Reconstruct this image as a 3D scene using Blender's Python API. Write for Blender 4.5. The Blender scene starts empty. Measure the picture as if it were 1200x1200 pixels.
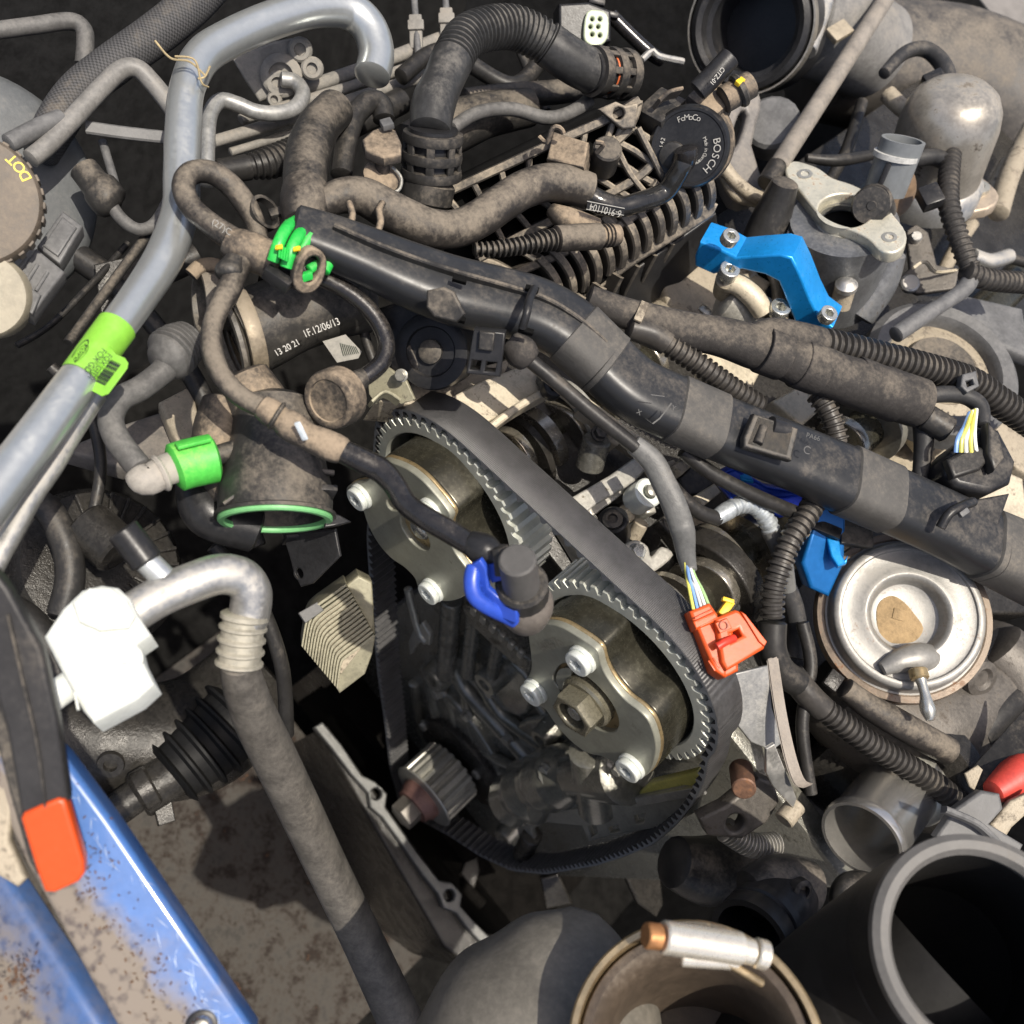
import bpy, bmesh, math, random
from mathutils import Vector, Matrix
random.seed(7)
SC = bpy.context.scene
COL = SC.collection

# ---------------------------------------------------------------- camera, sky, sun, exposure
S = 0.000434                      # metres per photo pixel at the reference distance
FPX = 600 / math.tan(math.radians(27.5))
D0 = FPX * S
# world axes (X across the bay, Y to the rear, Z up) seen in the camera's right / down / forward
EX = Vector((0.62, 0.785, 0.0)).normalized()
EY = Vector((0.684, -0.54, 0.49)).normalized()
EZ = EX.cross(EY).normalized()
RIGHT = Vector((EX.x, EY.x, EZ.x)); DOWN = Vector((EX.y, EY.y, EZ.y)); FWD = Vector((EX.z, EY.z, EZ.z))
CAM = -D0 * FWD
cd = bpy.data.cameras.new('camera'); cam = bpy.data.objects.new('camera', cd); COL.objects.link(cam)
cd.angle = math.radians(55); cd.clip_start = 0.01; cd.clip_end = 200
m3 = Matrix((RIGHT, -DOWN, -FWD)).transposed()
cam.matrix_world = Matrix.Translation(CAM) @ m3.to_4x4()
cd.dof.use_dof = True; cd.dof.focus_distance = 0.50; cd.dof.aperture_fstop = 11.0
SC.camera = cam

def camvec(x, y, z):              # a direction given in camera right / down / forward -> world
    return (RIGHT * x + DOWN * y + FWD * z).normalized()
SUN_TO = camvec(0.40, -0.18, -0.90)
wd = bpy.data.worlds.new('World'); SC.world = wd; wd.use_nodes = True
nt = wd.node_tree; nt.nodes.clear()
sky = nt.nodes.new('ShaderNodeTexSky'); sky.sky_type = 'NISHITA'; sky.sun_disc = False
sky.sun_elevation = math.asin(SUN_TO.z); sky.sun_rotation = math.atan2(SUN_TO.x, SUN_TO.y)
sky.air_density = .7; sky.dust_density = 4; sky.ozone_density = .4
bg = nt.nodes.new('ShaderNodeBackground'); bg.inputs[1].default_value = 0.12
wo = nt.nodes.new('ShaderNodeOutputWorld')
nt.links.new(sky.outputs[0], bg.inputs[0]); nt.links.new(bg.outputs[0], wo.inputs[0])
sl = bpy.data.lights.new('sun', 'SUN'); sl.energy = 3.7; sl.angle = math.radians(0.5); sl.color = (1, 0.93, 0.82)
so = bpy.data.objects.new('sun', sl); COL.objects.link(so)
so.rotation_euler = SUN_TO.to_track_quat('Z', 'Y').to_euler(); so.location = SUN_TO * 3
SC.view_settings.view_transform = 'Standard'; SC.view_settings.look = 'None'
SC.view_settings.exposure = 0.6; SC.view_settings.gamma = 1

# ---------------------------------------------------------------- geometry helpers
UP = Vector((0, 0, 1)); FRONT = Vector((0, -1, 0)); TOCAM = -FWD
def ray(x, y): return RIGHT * ((x - 600) / FPX) + DOWN * ((y - 600) / FPX) + FWD
def P(x, y, h=0):                 # the point of the place seen at x, y whose height above the cam centreline is h (photo pixels)
    r = ray(x, y); return CAM + r * ((h * S - CAM.z) / r.z)
def Q(x, y, p, n):                # the point seen at x, y on the plane through p with normal n
    r = ray(x, y); return CAM + r * ((p - CAM).dot(n) / r.dot(n))
def K(p): return S * (p - CAM).dot(FWD) / D0      # metres per photo pixel at the point p
def N(dx, dy, ratio):             # normal of a disc whose ellipse leans to image direction dx, dy with that axis ratio
    l = math.hypot(dx, dy) or 1; s = math.sqrt(1 - ratio * ratio); return camvec(dx / l * s, dy / l * s, -ratio)
def V(p): return P(*p[:3]) if not isinstance(p, Vector) else p
def basis(n, hint=None):
    n = n.normalized(); hint = hint or (RIGHT if abs(n.dot(RIGHT)) < .9 else DOWN)
    x = (hint - n * hint.dot(n)).normalized(); return x, n.cross(x), n

def tag(o, lab=None, cat=None, grp=None, kind=None):
    if lab: o['label'] = lab
    if cat: o['category'] = cat
    if grp: o['group'] = grp
    if kind: o['kind'] = kind
    return o
def wloc(o):
    v = Vector((0, 0, 0))
    while o: v += o.location; o = o.parent
    return v
def T(name, lab, cat, p, grp=None):               # a thing: an Empty at its base
    o = bpy.data.objects.new(name, None); COL.objects.link(o); o.location = V(p); o.empty_display_size = .01
    return tag(o, lab, cat, grp)
def link(name, me, m, par=None, lab=None, cat=None, grp=None, kind=None, sm=40):
    if m and not me.materials: me.materials.append(m)
    vs = [v.co for v in me.vertices]
    if par: org = wloc(par)
    else: org = Vector((sum(v.x for v in vs) / len(vs), sum(v.y for v in vs) / len(vs), min(v.z for v in vs)))
    me.transform(Matrix.Translation(-org))
    if sm is not None:
        me.shade_smooth()
        me.set_sharp_from_angle(angle=math.radians(sm))
    o = bpy.data.objects.new(name, me); COL.objects.link(o)
    if par: o.parent = par
    else: o.location = org
    return tag(o, lab, cat, grp, kind)
def inst(name, me, mw, par):                      # shares mesh data; mw places it in the world
    o = bpy.data.objects.new(name, me); COL.objects.link(o); o.parent = par
    o.matrix_local = Matrix.Translation(-wloc(par)) @ mw
    return o
def mw_at(p, n, s, hint=None):
    x, y, n = basis(n, hint); return Matrix.Translation(p) @ Matrix((x, y, n)).transposed().to_4x4() @ Matrix.Scale(s, 4)

def mesh(verts, faces, uv=None):
    me = bpy.data.meshes.new('m'); me.from_pydata([tuple(v) for v in verts], [], faces)
    if uv:
        l = me.uv_layers.new(name='UVMap')
        for i, lp in enumerate(me.loops): l.data[i].uv = uv[lp.index] if len(uv) == len(me.loops) else uv[lp.vertex_index]
    me.validate(); return me

def crom(pts, closed=False, n=8):
    out = []; L = len(pts); rng = range(L if closed else L - 1)
    for i in rng:
        g = lambda j: pts[j % L] if closed else pts[max(0, min(L - 1, j))]
        a, b, c, d = g(i - 1), g(i), g(i + 1), g(i + 2)
        for k in range(n):
            t = k / n; t2 = t * t; t3 = t2 * t
            out.append([.5 * (2 * b[q] + (c[q] - a[q]) * t + (2 * a[q] - 5 * b[q] + 4 * c[q] - d[q]) * t2 + (3 * b[q] - a[q] - 3 * c[q] + d[q]) * t3) for q in range(len(b))])
    if not closed: out.append(list(pts[-1]))
    return out
def resample(pl, step=None, n=None):
    d = [0]
    for a, b in zip(pl, pl[1:]): d.append(d[-1] + math.dist(a[:3], b[:3]))
    n = n or max(2, int(d[-1] / step)); out = []; j = 0
    for i in range(n + 1):
        s = d[-1] * i / n
        while j < len(d) - 2 and d[j + 1] < s: j += 1
        t = (s - d[j]) / ((d[j + 1] - d[j]) or 1)
        out.append([a + (b - a) * t for a, b in zip(pl[j], pl[j + 1])])
    return out, d[-1]

def tube(name, pts, r, m, par=None, seg=16, rib=None, wob=0, step=4, caps=True, flat=1, hollow=0, sq=1, **kw):
    """pts: (x, y, h[, r]) photo pixel + height; rib=(pitch, amp, f0, f1) in photo pixels / fraction of length"""
    ps = []
    for p in pts:
        w = V(p); rr = (p[3] if (not isinstance(p, Vector) and len(p) > 3) else r) * K(w)
        ps.append([w.x, w.y, w.z, rr])
    k0 = K(Vector(ps[len(ps) // 2][:3]))
    st = step * k0
    if rib: st = rib[0] * k0 / 6
    c, Ltot = resample(crom(ps, n=10) if len(ps) > 2 else ps, step=st)
    n = len(c); vs = []; fs = []; uv = []
    pos = [Vector(q[:3]) for q in c]
    tan = [(pos[min(i + 1, n - 1)] - pos[max(i - 1, 0)]).normalized() for i in range(n)]
    x, y, _ = basis(tan[0], -tan[0].cross(UP) if sq != 1 else None); rnd = [random.uniform(-1, 1) for _ in range(64)]
    for i in range(n):
        if i:
            q = tan[i - 1].rotation_difference(tan[i]); x = q @ x
        x = (x - tan[i] * x.dot(tan[i])).normalized(); y = tan[i].cross(x)
        f = i / (n - 1); s = f * Ltot; rr = c[i][3]
        if rib:
            pitch, amp, f0, f1 = rib
            if f0 <= f <= f1:
                ph = (s / (pitch * k0)) % 1; rr += amp * k0 * (0 if ph < .34 else -1)
        if wob:
            g = s / (40 * k0); j = int(g); t = g - j; rr *= 1 + wob * (rnd[j % 64] * (1 - t) + rnd[(j + 1) % 64] * t)
        for k in range(seg):
            a = 2 * math.pi * k / seg
            ca, sa = math.cos(a), math.sin(a)
            if sq != 1: ca, sa = math.copysign(abs(ca) ** sq, ca), math.copysign(abs(sa) ** sq, sa)
            vs.append(pos[i] + x * (ca * rr) + y * (sa * rr * flat)); uv.append((k / seg, s))
    for i in range(n - 1):
        for k in range(seg):
            a = i * seg + k; b = i * seg + (k + 1) % seg; fs.append((a, b, b + seg, a + seg))
    if caps:
        if hollow:
            for e, sgn in ((0, 1), (n - 1, -1)):
                b0 = len(vs)
                for dz, rf in ((0, hollow), (3, hollow)):
                    for k in range(seg):
                        v = vs[e * seg + k]; vs.append(pos[e] + (v - pos[e]) * rf + tan[e] * (sgn * dz * c[e][3])); uv.append((k / seg, 0))
                for k in range(seg):
                    k2 = (k + 1) % seg
                    A = [(e * seg + k, b0 + k, b0 + k2, e * seg + k2), (b0 + k, b0 + seg + k, b0 + seg + k2, b0 + k2)]
                    for q in A: fs.append(q if sgn > 0 else q[::-1])
        else:
            for e, sgn in ((0, -1), (n - 1, 1)):
                b0 = len(vs)
                for k in range(seg):
                    v = vs[e * seg + k]; vs.append(pos[e] + (v - pos[e]) * .8 + tan[e] * (sgn * .12 * c[e][3])); uv.append((k / seg, 0))
                for k in range(seg):
                    k2 = (k + 1) % seg; q = (e * seg + k, b0 + k, b0 + k2, e * seg + k2); fs.append(q if sgn < 0 else q[::-1])
                cap = tuple(b0 + k for k in range(seg)); fs.append(cap[::-1] if sgn < 0 else cap)
    lu = [uv[v] if not (v % seg == 0 and False) else uv[v] for f in fs for v in f]
    # unwrap the seam
    out = []
    for f in fs:
        us = [uv[v] for v in f]
        if max(u[0] for u in us) - min(u[0] for u in us) > .5: us = [(u[0] + 1 if u[0] < .5 else u[0], u[1]) for u in us]
        out += us
    return link(name, mesh(vs, fs, out), m, par, **kw)

def lathe(name, p, n, prof, m, par=None, seg=32, hint=None, k=None, ell=1, **kw):
    """prof: (radius, height along n) in photo pixels at p, from back to front; radius 0 closes"""
    p = V(p); x, y, n = basis(n, hint); k = k or K(p); vs = []; fs = []; rings = []
    for r, t in prof:
        if r <= 0: vs.append(p + n * (t * k)); rings.append([len(vs) - 1])
        else:
            rings.append(list(range(len(vs), len(vs) + seg)))
            for i in range(seg):
                a = 2 * math.pi * i / seg; vs.append(p + n * (t * k) + (x * math.cos(a) + y * math.sin(a) * ell) * (r * k))
    for A, B in zip(rings, rings[1:]):
        for i in range(seg):
            j = (i + 1) % seg
            if len(A) == 1 and len(B) == 1: continue
            if len(A) == 1: fs.append((A[0], B[i], B[j])[::-1] if False else (A[0], B[j], B[i]))
            elif len(B) == 1: fs.append((A[i], A[j], B[0]))
            else: fs.append((A[i], A[j], B[j], B[i]))
    return link(name, mesh(vs, fs), m, par, **kw)
def rod(name, a, b, r, m, par=None, r2=None, seg=20, ch=.12, **kw):       # round bar between two points, chamfered
    A, B = V(a), V(b); r2 = r2 or r; k = K((A + B) / 2); L = (B - A).length / k
    return lathe(name, A, B - A, [(0, 0), (r * (1 - ch), 0), (r, r * ch), (r2, L - r2 * ch), (r2 * (1 - ch), L), (0, L)], m, par, seg=seg, k=k, **kw)

def fin(name, pts, depth, th, m, par=None, n=None, smooth=6, **kw):
    """upright rib or wall: its crest follows pts (x, y, h), it goes depth photo pixels back along -n"""
    n = (n or UP).normalized(); ps = [V(p) for p in pts]; k = K(ps[len(ps) // 2])
    if smooth and len(ps) > 2: ps = [Vector(q) for q in crom([list(p) for p in ps], n=smooth)]
    vs = []; fs = []; N_ = len(ps)
    for i, p in enumerate(ps):
        t = (ps[min(i + 1, N_ - 1)] - ps[max(0, i - 1)]).normalized(); s = t.cross(n).normalized(); h = th * k / 2; c = min(.25 * th, 2) * k
        vs += [p - s * (h - c), p + s * (h - c), p + s * h - n * c, p + s * h - n * (depth * k), p - s * h - n * (depth * k), p - s * h - n * c]
    for i in range(N_ - 1):
        for q in range(6):
            a = i * 6 + q; b = i * 6 + (q + 1) % 6; fs.append((a, a + 6, b + 6, b))
    fs.append((0, 1, 2, 3, 4, 5)); e = (N_ - 1) * 6; fs.append((e + 5, e + 4, e + 3, e + 2, e + 1, e))
    me = mesh(vs, fs); return link(name, me, m, par, **kw)

def curve_mesh(outs, thick, bev, res=2):
    cu = bpy.data.curves.new('c', 'CURVE'); cu.dimensions = '2D'; cu.fill_mode = 'BOTH'
    cu.extrude = max(thick / 2 - bev, 1e-6); cu.bevel_depth = bev; cu.bevel_resolution = res; cu.offset = -bev
    for o in outs:
        s = cu.splines.new('POLY'); s.points.add(len(o) - 1); s.use_cyclic_u = True
        for q, pt in zip(o, s.points): pt.co = (q[0], q[1], 0, 1)
    ob = bpy.data.objects.new('c', cu); COL.objects.link(ob)
    me = bpy.data.meshes.new_from_object(ob.evaluated_get(bpy.context.evaluated_depsgraph_get()))
    bpy.data.objects.remove(ob); bpy.data.curves.remove(cu)
    me.materials.clear(); return me
def plate(name, out, p, n, thick, m, par=None, holes=(), bev=1.2, smooth=0, res=2, **kw):
    """outline (and holes) traced in photo pixels on the plane through p with normal n; thickness goes back along -n"""
    p = V(p); x, y, n = basis(n); k = K(p); L = []
    for o in [out] + list(holes):
        if smooth: o = crom(o, True, smooth)
        q = [Q(a, b, p, n) - p for a, b, *_ in o]; L.append([(v.dot(x), v.dot(y)) for v in q])
    me = curve_mesh(L, thick * k, min(bev, thick * .45) * k, res)
    me.transform(Matrix.Translation(p - n * (thick * k / 2)) @ Matrix((x, y, n)).transposed().to_4x4())
    return link(name, me, m, par, **kw)
def circ(x, y, p, n, r, seg=20, ell=1):           # photo pixels of a circle lying on a plane (for outlines / holes)
    c = Q(x, y, V(p), n); u, v, _ = basis(n); k = K(c); out = []
    for i in range(seg):
        a = 2 * math.pi * i / seg; w = c + (u * math.cos(a) + v * math.sin(a) * ell) * (r * k) - CAM
        z = w.dot(FWD); out.append((600 + FPX * w.dot(RIGHT) / z, 600 + FPX * w.dot(DOWN) / z))
    return out
def box(name, c, n, hint, size, m, par=None, bev=1.5, **kw):
    """box whose top face centre is c, facing n; size (along hint, across, deep) in photo pixels"""
    c = V(c); x, y, n = basis(n, hint); k = K(c); a, b, d = [s * k for s in size]
    bm = bmesh.new(); bmesh.ops.create_cube(bm, size=1)
    for v in bm.verts: v.co = Vector((v.co.x * a, v.co.y * b, (v.co.z - .5) * d))
    if bev: bmesh.ops.bevel(bm, geom=list(bm.edges), offset=min(bev * k, min(a, b, d) * .4), segments=2, affect='EDGES', profile=.5)
    bm.transform(Matrix.Translation(c) @ Matrix((x, y, n)).transposed().to_4x4())
    me = bpy.data.meshes.new('b'); bm.to_mesh(me); bm.free()
    return link(name, me, m, par, **kw)
def text(name, s, a, b, p, n, m, par, sc=1.0, lift=.6, fill=None, **kw):
    """flat print: s runs from pixel a to pixel b on the plane through p with normal n"""
    p = V(p); A, B = Q(a[0], a[1], p, n), Q(b[0], b[1], p, n); x = (B - A).normalized(); y = n.normalized().cross(x)
    cu = bpy.data.curves.new('t', 'FONT'); cu.body = s; cu.size = 1
    ob = bpy.data.objects.new('t', cu); COL.objects.link(ob)
    me = bpy.data.meshes.new_from_object(ob.evaluated_get(bpy.context.evaluated_depsgraph_get()))
    bpy.data.objects.remove(ob); bpy.data.curves.remove(cu); me.materials.clear()
    w = max(v.co.x for v in me.vertices) or 1; f = (B - A).length / w
    me.transform(Matrix.Translation(A + n * (lift * K(A))) @ Matrix((x, y, n)).transposed().to_4x4() @ Matrix.Diagonal((f, f * sc, 1, 1)))
    return link(name, me, m, par, sm=None, **kw)
def wrap_text(name, s, p, n, rad, a0, a1, size, m, par, lift=.5, flip=False, **kw):
    """letters round a circle of radius rad (photo pixels) in the plane through p"""
    p = V(p); x, y, n = basis(n, RIGHT); k = K(p); vs = []; fs = []
    for i, ch in enumerate(s):
        if ch == ' ': continue
        a = math.radians(a0 + (a1 - a0) * i / max(1, len(s) - 1))
        cu = bpy.data.curves.new('t', 'FONT'); cu.body = ch; cu.size = size * k; cu.align_x = 'CENTER'; cu.align_y = 'CENTER'
        ob = bpy.data.objects.new('t', cu); COL.objects.link(ob)
        me = bpy.data.meshes.new_from_object(ob.evaluated_get(bpy.context.evaluated_depsgraph_get()))
        bpy.data.objects.remove(ob); bpy.data.curves.remove(cu)
        rd = x * math.cos(a) + y * math.sin(a); up = -rd if flip else rd; rt = up.cross(n)
        c = p + rd * (rad * k) + n * (lift * k); b0 = len(vs)
        vs += [c + rt * v.co.x + up * v.co.y for v in me.vertices]; fs += [tuple(b0 + j for j in f.vertices) for f in me.polygons]
        bpy.data.meshes.remove(me)
    return link(name, mesh(vs, fs), m, par, sm=None, **kw)

# ---------------------------------------------------------------- materials
TAN = (0.20, 0.170, 0.132)
MATS = {}
def M(name, col, rough=.5, metal=0, var=.3, dust=0, dcol=TAN, bump=.25, sc=1, weave=None, oil=0, grime=0, gcol=(.03, .022, .015), coat=0, rust=0, spec=None, rv=.2):
    m = bpy.data.materials.new(name); MATS[name] = m; m.use_nodes = True; t = m.node_tree; b = t.nodes['Principled BSDF']
    nd = t.nodes.new; lk = t.links.new
    def math_(op, a, b_=None, c=None):
        n = nd('ShaderNodeMath'); n.operation = op
        for i, v in enumerate((a, b_, c)):
            if v is None: continue
            if hasattr(v, 'default_value'): lk(v, n.inputs[i])
            else: n.inputs[i].default_value = v
        return n.outputs[0]
    def noise(s, det=5, rough_=.6):
        n = nd('ShaderNodeTexNoise'); n.inputs['Scale'].default_value = s * sc; n.inputs['Detail'].default_value = det; n.inputs['Roughness'].default_value = rough_
        lk(geo.outputs['Position'], n.inputs['Vector']); return n.outputs['Fac']
    def mrange(v, lo, hi, a=0, b_=1):
        n = nd('ShaderNodeMapRange'); n.interpolation_type = 'SMOOTHSTEP'; lk(v, n.inputs[0])
        for i, q in enumerate((lo, hi, a, b_)): n.inputs[i + 1].default_value = q
        return n.outputs[0]
    def mix(f, a, b_):
        n = nd('ShaderNodeMix'); n.data_type = 'RGBA'; lk(f, n.inputs[0])
        for i, v in ((6, a), (7, b_)):
            if hasattr(v, 'default_value'): lk(v, n.inputs[i])
            else: n.inputs[i].default_value = (*v, 1)
        return n.outputs[2]
    geo = nd('ShaderNodeNewGeometry'); n1 = noise(65, 7, .68); n2 = noise(420, 4, .7); n3 = noise(1500, 2)
    lo = tuple(c * (1 - var) for c in col); hi = tuple(min(1, c * (1 + var)) for c in col)
    c = mix(mrange(math_('ADD', math_('MULTIPLY', n1, .6), math_('MULTIPLY', n2, .4)), .33, .67), lo, hi)
    r = math_('ADD', math_('MULTIPLY', math_('SUBTRACT', n2, .5), rv), rough)
    if metal == 0 and rough > .3: pass
    me_ = None
    if weave:
        uvn = nd('ShaderNodeUVMap'); mp = nd('ShaderNodeMapping'); lk(uvn.outputs[0], mp.inputs[0]); mp.inputs['Scale'].default_value = weave
        ck = nd('ShaderNodeTexChecker'); lk(mp.outputs[0], ck.inputs[0]); ck.inputs['Scale'].default_value = 1
        mp.inputs['Rotation'].default_value = (0, 0, .0)
        c = mix(ck.outputs['Fac'], c, tuple(q * 1.9 + .012 for q in col))
    if grime:
        g = mrange(math_('ADD', math_('MULTIPLY', n1, .65), math_('MULTIPLY', n2, .35)), .62 - .3 * grime, .72 - .2 * grime)
        c = mix(g, c, gcol); r = math_('ADD', r, math_('MULTIPLY', g, .25))
        if metal: me_ = math_('MULTIPLY', math_('SUBTRACT', 1, math_('MULTIPLY', g, .8)), metal)
    if rust:
        g = mrange(math_('ADD', math_('MULTIPLY', n1, .5), math_('MULTIPLY', n2, .5)), .62 - .22 * rust, .74 - .2 * rust)
        c = mix(g, c, (.19, .085, .035)); r = math_('ADD', r, math_('MULTIPLY', g, .3))
        if metal: me_ = math_('MULTIPLY', math_('SUBTRACT', 1, g), me_ if me_ is not None else metal)
    if dust:
        n0 = noise(22, 3); sx = nd('ShaderNodeSeparateXYZ'); lk(geo.outputs['Normal'], sx.inputs[0])
        v = math_('ADD', math_('ADD', math_('ADD', sx.outputs[2], math_('MULTIPLY', math_('SUBTRACT', n0, .5), 1.3)), math_('MULTIPLY', math_('SUBTRACT', n1, .5), 1.6)), math_('MULTIPLY', math_('SUBTRACT', n2, .5), 1.0))
        l0 = 1.02 - dust * .84
        g = math_('MULTIPLY', mrange(v, l0, l0 + .95), .3 + .55 * min(1, dust))
        dc = mix(n2, tuple(q * .62 for q in dcol), tuple(min(1, q * 1.3) for q in dcol))
        c = mix(g, c, dc); r = math_('ADD', math_('MULTIPLY', r, math_('SUBTRACT', 1, g)), math_('MULTIPLY', g, .95))
        if metal: me_ = math_('MULTIPLY', math_('SUBTRACT', 1, g), me_ if me_ is not None else metal)
    lk(c, b.inputs['Base Color'])
    if oil:
        g = mrange(n1, .42, .55); r = math_('SUBTRACT', r, math_('MULTIPLY', g, oil))
    cl = nd('ShaderNodeClamp'); lk(r, cl.inputs[0]); cl.inputs[1].default_value = .05; lk(cl.outputs[0], b.inputs['Roughness'])
    if me_ is not None: lk(me_, b.inputs['Metallic'])
    else: b.inputs['Metallic'].default_value = metal
    b.inputs['Specular IOR Level'].default_value = spec if spec is not None else (.28 if max(col) < .05 and rough > .3 else .5)
    if coat: b.inputs['Coat Weight'].default_value = coat; b.inputs['Coat Roughness'].default_value = .12
    if bump:
        bp = nd('ShaderNodeBump'); bp.inputs['Strength'].default_value = bump; bp.inputs['Distance'].default_value = .0007
        hgt = math_('ADD', math_('MULTIPLY', n2, .7), math_('MULTIPLY', n3, .3))
        if weave: hgt = math_('ADD', hgt, math_('MULTIPLY', ck.outputs['Fac'], .8))
        lk(hgt, bp.inputs['Height']); lk(bp.outputs[0], b.inputs['Normal'])
    return m
rub = M('black_rubber', (.022, .021, .02), .42, dust=.25, bump=.2)
rubd = M('dusty_rubber', (.024, .023, .022), .36, dust=.62, bump=.3)
rubdd = M('very_dusty_rubber', (.03, .027, .025), .4, dust=.86, bump=.3)
rubg = M('glossy_black_hose', (.016, .015, .015), .2, dust=.2, bump=.1)
plas = M('black_plastic', (.018, .018, .019), .34, dust=.2, bump=.12)
plasd = M('dusty_black_plastic', (.028, .027, .026), .38, dust=.62, bump=.15)
plasdd = M('caked_plastic', (.045, .04, .036), .5, dust=.95, dcol=(.30, .235, .165), bump=.2)
greyp = M('grey_plastic', (.10, .10, .10), .55, dust=.3, dcol=(.17, .165, .155), bump=.15)
greyr = M('grey_rubber', (.085, .083, .08), .6, dust=.5, dcol=(.18, .172, .16), bump=.25)
tape = M('cloth_tape', (.035, .032, .03), .75, dust=.55, bump=.5)
tapeb = M('harness_tape', (.03, .03, .031), .55, dust=.35, bump=.2)
alu = M('aluminium_pipe', (.58, .60, .60), .34, metal=.7, var=.12, dust=.3, bump=.08)
alud = M('dusty_aluminium', (.50, .49, .46), .38, metal=.8, var=.2, dust=.6, bump=.15)
cast = M('cast_aluminium', (.50, .44, .33), .5, metal=.2, var=.3, dust=.3, bump=.5, grime=.25)
castd = M('dirty_cast_aluminium', (.36, .31, .23), .55, metal=.15, var=.35, dust=.55, bump=.6, grime=.4)
mach = M('machined_casting', (.40, .385, .34), .36, metal=.35, var=.3, bump=.35, grime=.2, gcol=(.06, .045, .02))
casto = M('oily_casting', (.15, .145, .125), .3, metal=.4, var=.5, bump=.6, oil=.15, grime=.35, gcol=(.015, .012, .008))
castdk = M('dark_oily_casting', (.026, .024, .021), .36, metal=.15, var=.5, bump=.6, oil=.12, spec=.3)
steel = M('bright_steel', (.50, .5, .46), .26, metal=.75, var=.15, bump=.06)
steeld = M('dull_steel', (.34, .33, .29), .36, metal=.6, var=.25, bump=.12, grime=.15)
platem = M('phosphated_plate', (.27, .27, .22), .42, metal=.35, var=.15, bump=.08, grime=.05)
brass = M('oiled_edge', (.45, .34, .18), .3, metal=.7, var=.3, bump=.05)
drum = M('oiled_dark_steel', (.05, .047, .034), .26, metal=.5, var=.4, bump=.05)
zinc = M('zinc_bolt', (.72, .75, .70), .42, metal=.35, var=.1, bump=.05)
white = M('white_print', (.36, .35, .32), .6, var=.15, bump=0)
ylw = M('yellow_mark', (.72, .48, .02), .5, bump=0)
dark = M('shade_black', (.005, .005, .005), .8, bump=.2, spec=.05)  # near-black colour standing in for shade inside recesses, slots and rib gaps
belt_e = M('belt_cut_edge', (.12, .125, .13), .6, var=.15, bump=.2)
belt_m = M('belt_rubber', (.048, .047, .047), .42, var=.3, bump=.3, spec=.5)
MN = N(.05, .25, .93); MP = P(660, 220, 62)               # the plane of the manifold's top
def mp(x, y, up=0): q = Q(x, y, MP, MN); return q + MN * (up * K(q))
# ================================================================ timing drive
bolt_meshes = {}
def circle2(r, n, a0=0): return [(r * math.cos(a0 + 2 * math.pi * i / n), r * math.sin(a0 + 2 * math.pi * i / n)) for i in range(n)]
def join_meshes(parts):
    bm = bmesh.new()
    for me, mt in parts: me.transform(mt); bm.from_mesh(me); bpy.data.meshes.remove(me)
    me = bpy.data.meshes.new('j'); bm.to_mesh(me); bm.free(); return me
def lathe_local(prof, seg=24):
    vs = []; fs = []; R = []
    for r, t in prof:
        if r <= 0: vs.append((0, 0, t)); R.append([len(vs) - 1])
        else: R.append(list(range(len(vs), len(vs) + seg))); vs += [(r * math.cos(2 * math.pi * i / seg), r * math.sin(2 * math.pi * i / seg), t) for i in range(seg)]
    for A, B in zip(R, R[1:]):
        for i in range(seg):
            j = (i + 1) % seg
            if len(A) == 1: fs.append((A[0], B[j], B[i]))
            elif len(B) == 1: fs.append((A[i], A[j], B[0]))
            else: fs.append((A[i], A[j], B[j], B[i]))
    return mesh(vs, fs)
def bolt_mesh(kind, m):
    key = (kind, m.name)
    if key in bolt_meshes: return bolt_meshes[key]
    if kind == 'torx':          # round flanged head with a six-lobe recess
        star = [((.30 if i % 2 == 0 else .45) * math.cos(math.pi * i / 6), (.30 if i % 2 == 0 else .40) * math.sin(math.pi * i / 6)) for i in range(12)]
        star = [(q[0], q[1]) for q in crom(star, True, 3)]
        head = curve_mesh([circle2(.95, 32), star], .5, .14, 3); fl = lathe_local([(.98, -.3), (1.04, -.2), (1.04, .02), (1, .08), (.85, .1)], 28)
        pit = lathe_local([(.42, -.12), (0, -.12)], 12)
        me = join_meshes([(head, Matrix.Translation((0, 0, .33))), (fl, Matrix()), (pit, Matrix())])
    elif kind == 'hex':
        head = curve_mesh([circle2(.82, 6)], .7, .07); fl = lathe_local([(1, -.2), (1, .05), (.92, .1), (0, .1)], 28)
        me = join_meshes([(head, Matrix.Translation((0, 0, .4))), (fl, Matrix())])
    elif kind == 'allen':       # cap screw with a hexagon socket
        head = curve_mesh([circle2(1, 26), circle2(.52, 6)], 1.1, .1); pit = lathe_local([(.6, 0), (0, 0)], 12)
        me = join_meshes([(head, Matrix.Translation((0, 0, .45))), (pit, Matrix())])
    elif kind == 'dome':
        me = lathe_local([(1, -.3), (1, .1), (.9, .3), (.6, .45), (0, .5)], 20)
    me.materials.append(m); me.shade_smooth(); me.set_sharp_from_angle(angle=math.radians(35)); bolt_meshes[key] = me; return me
def bolt(x, y, p, n, r, par, kind='torx', m=None, name='bolt', lift=0, rot=None):
    c = Q(x, y, V(p), n) if p is not None else None
    c = c + n * (lift * K(c)); return inst(name, bolt_mesh(kind, m or zinc), mw_at(c, n, r * K(c), rot), par)

BP = P(722, 788, 0)                                   # a point of the belt's front plane (the plane is vertical, facing the front)
def bp(x, y): q = Q(x, y, BP, FRONT) - BP; return (q.x / S, q.z / S)       # -> plane coordinates, photo pixels at the reference distance
def bw(u, v, t=0): return BP + Vector((u * S, -t * S, v * S))               # t: towards the front
LU, UU = bp(722, 788), bp(522, 597)
UU = (UU[0], UU[1])
CR = bp(500, 930)
RS = 131 * K(BP) / S

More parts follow.
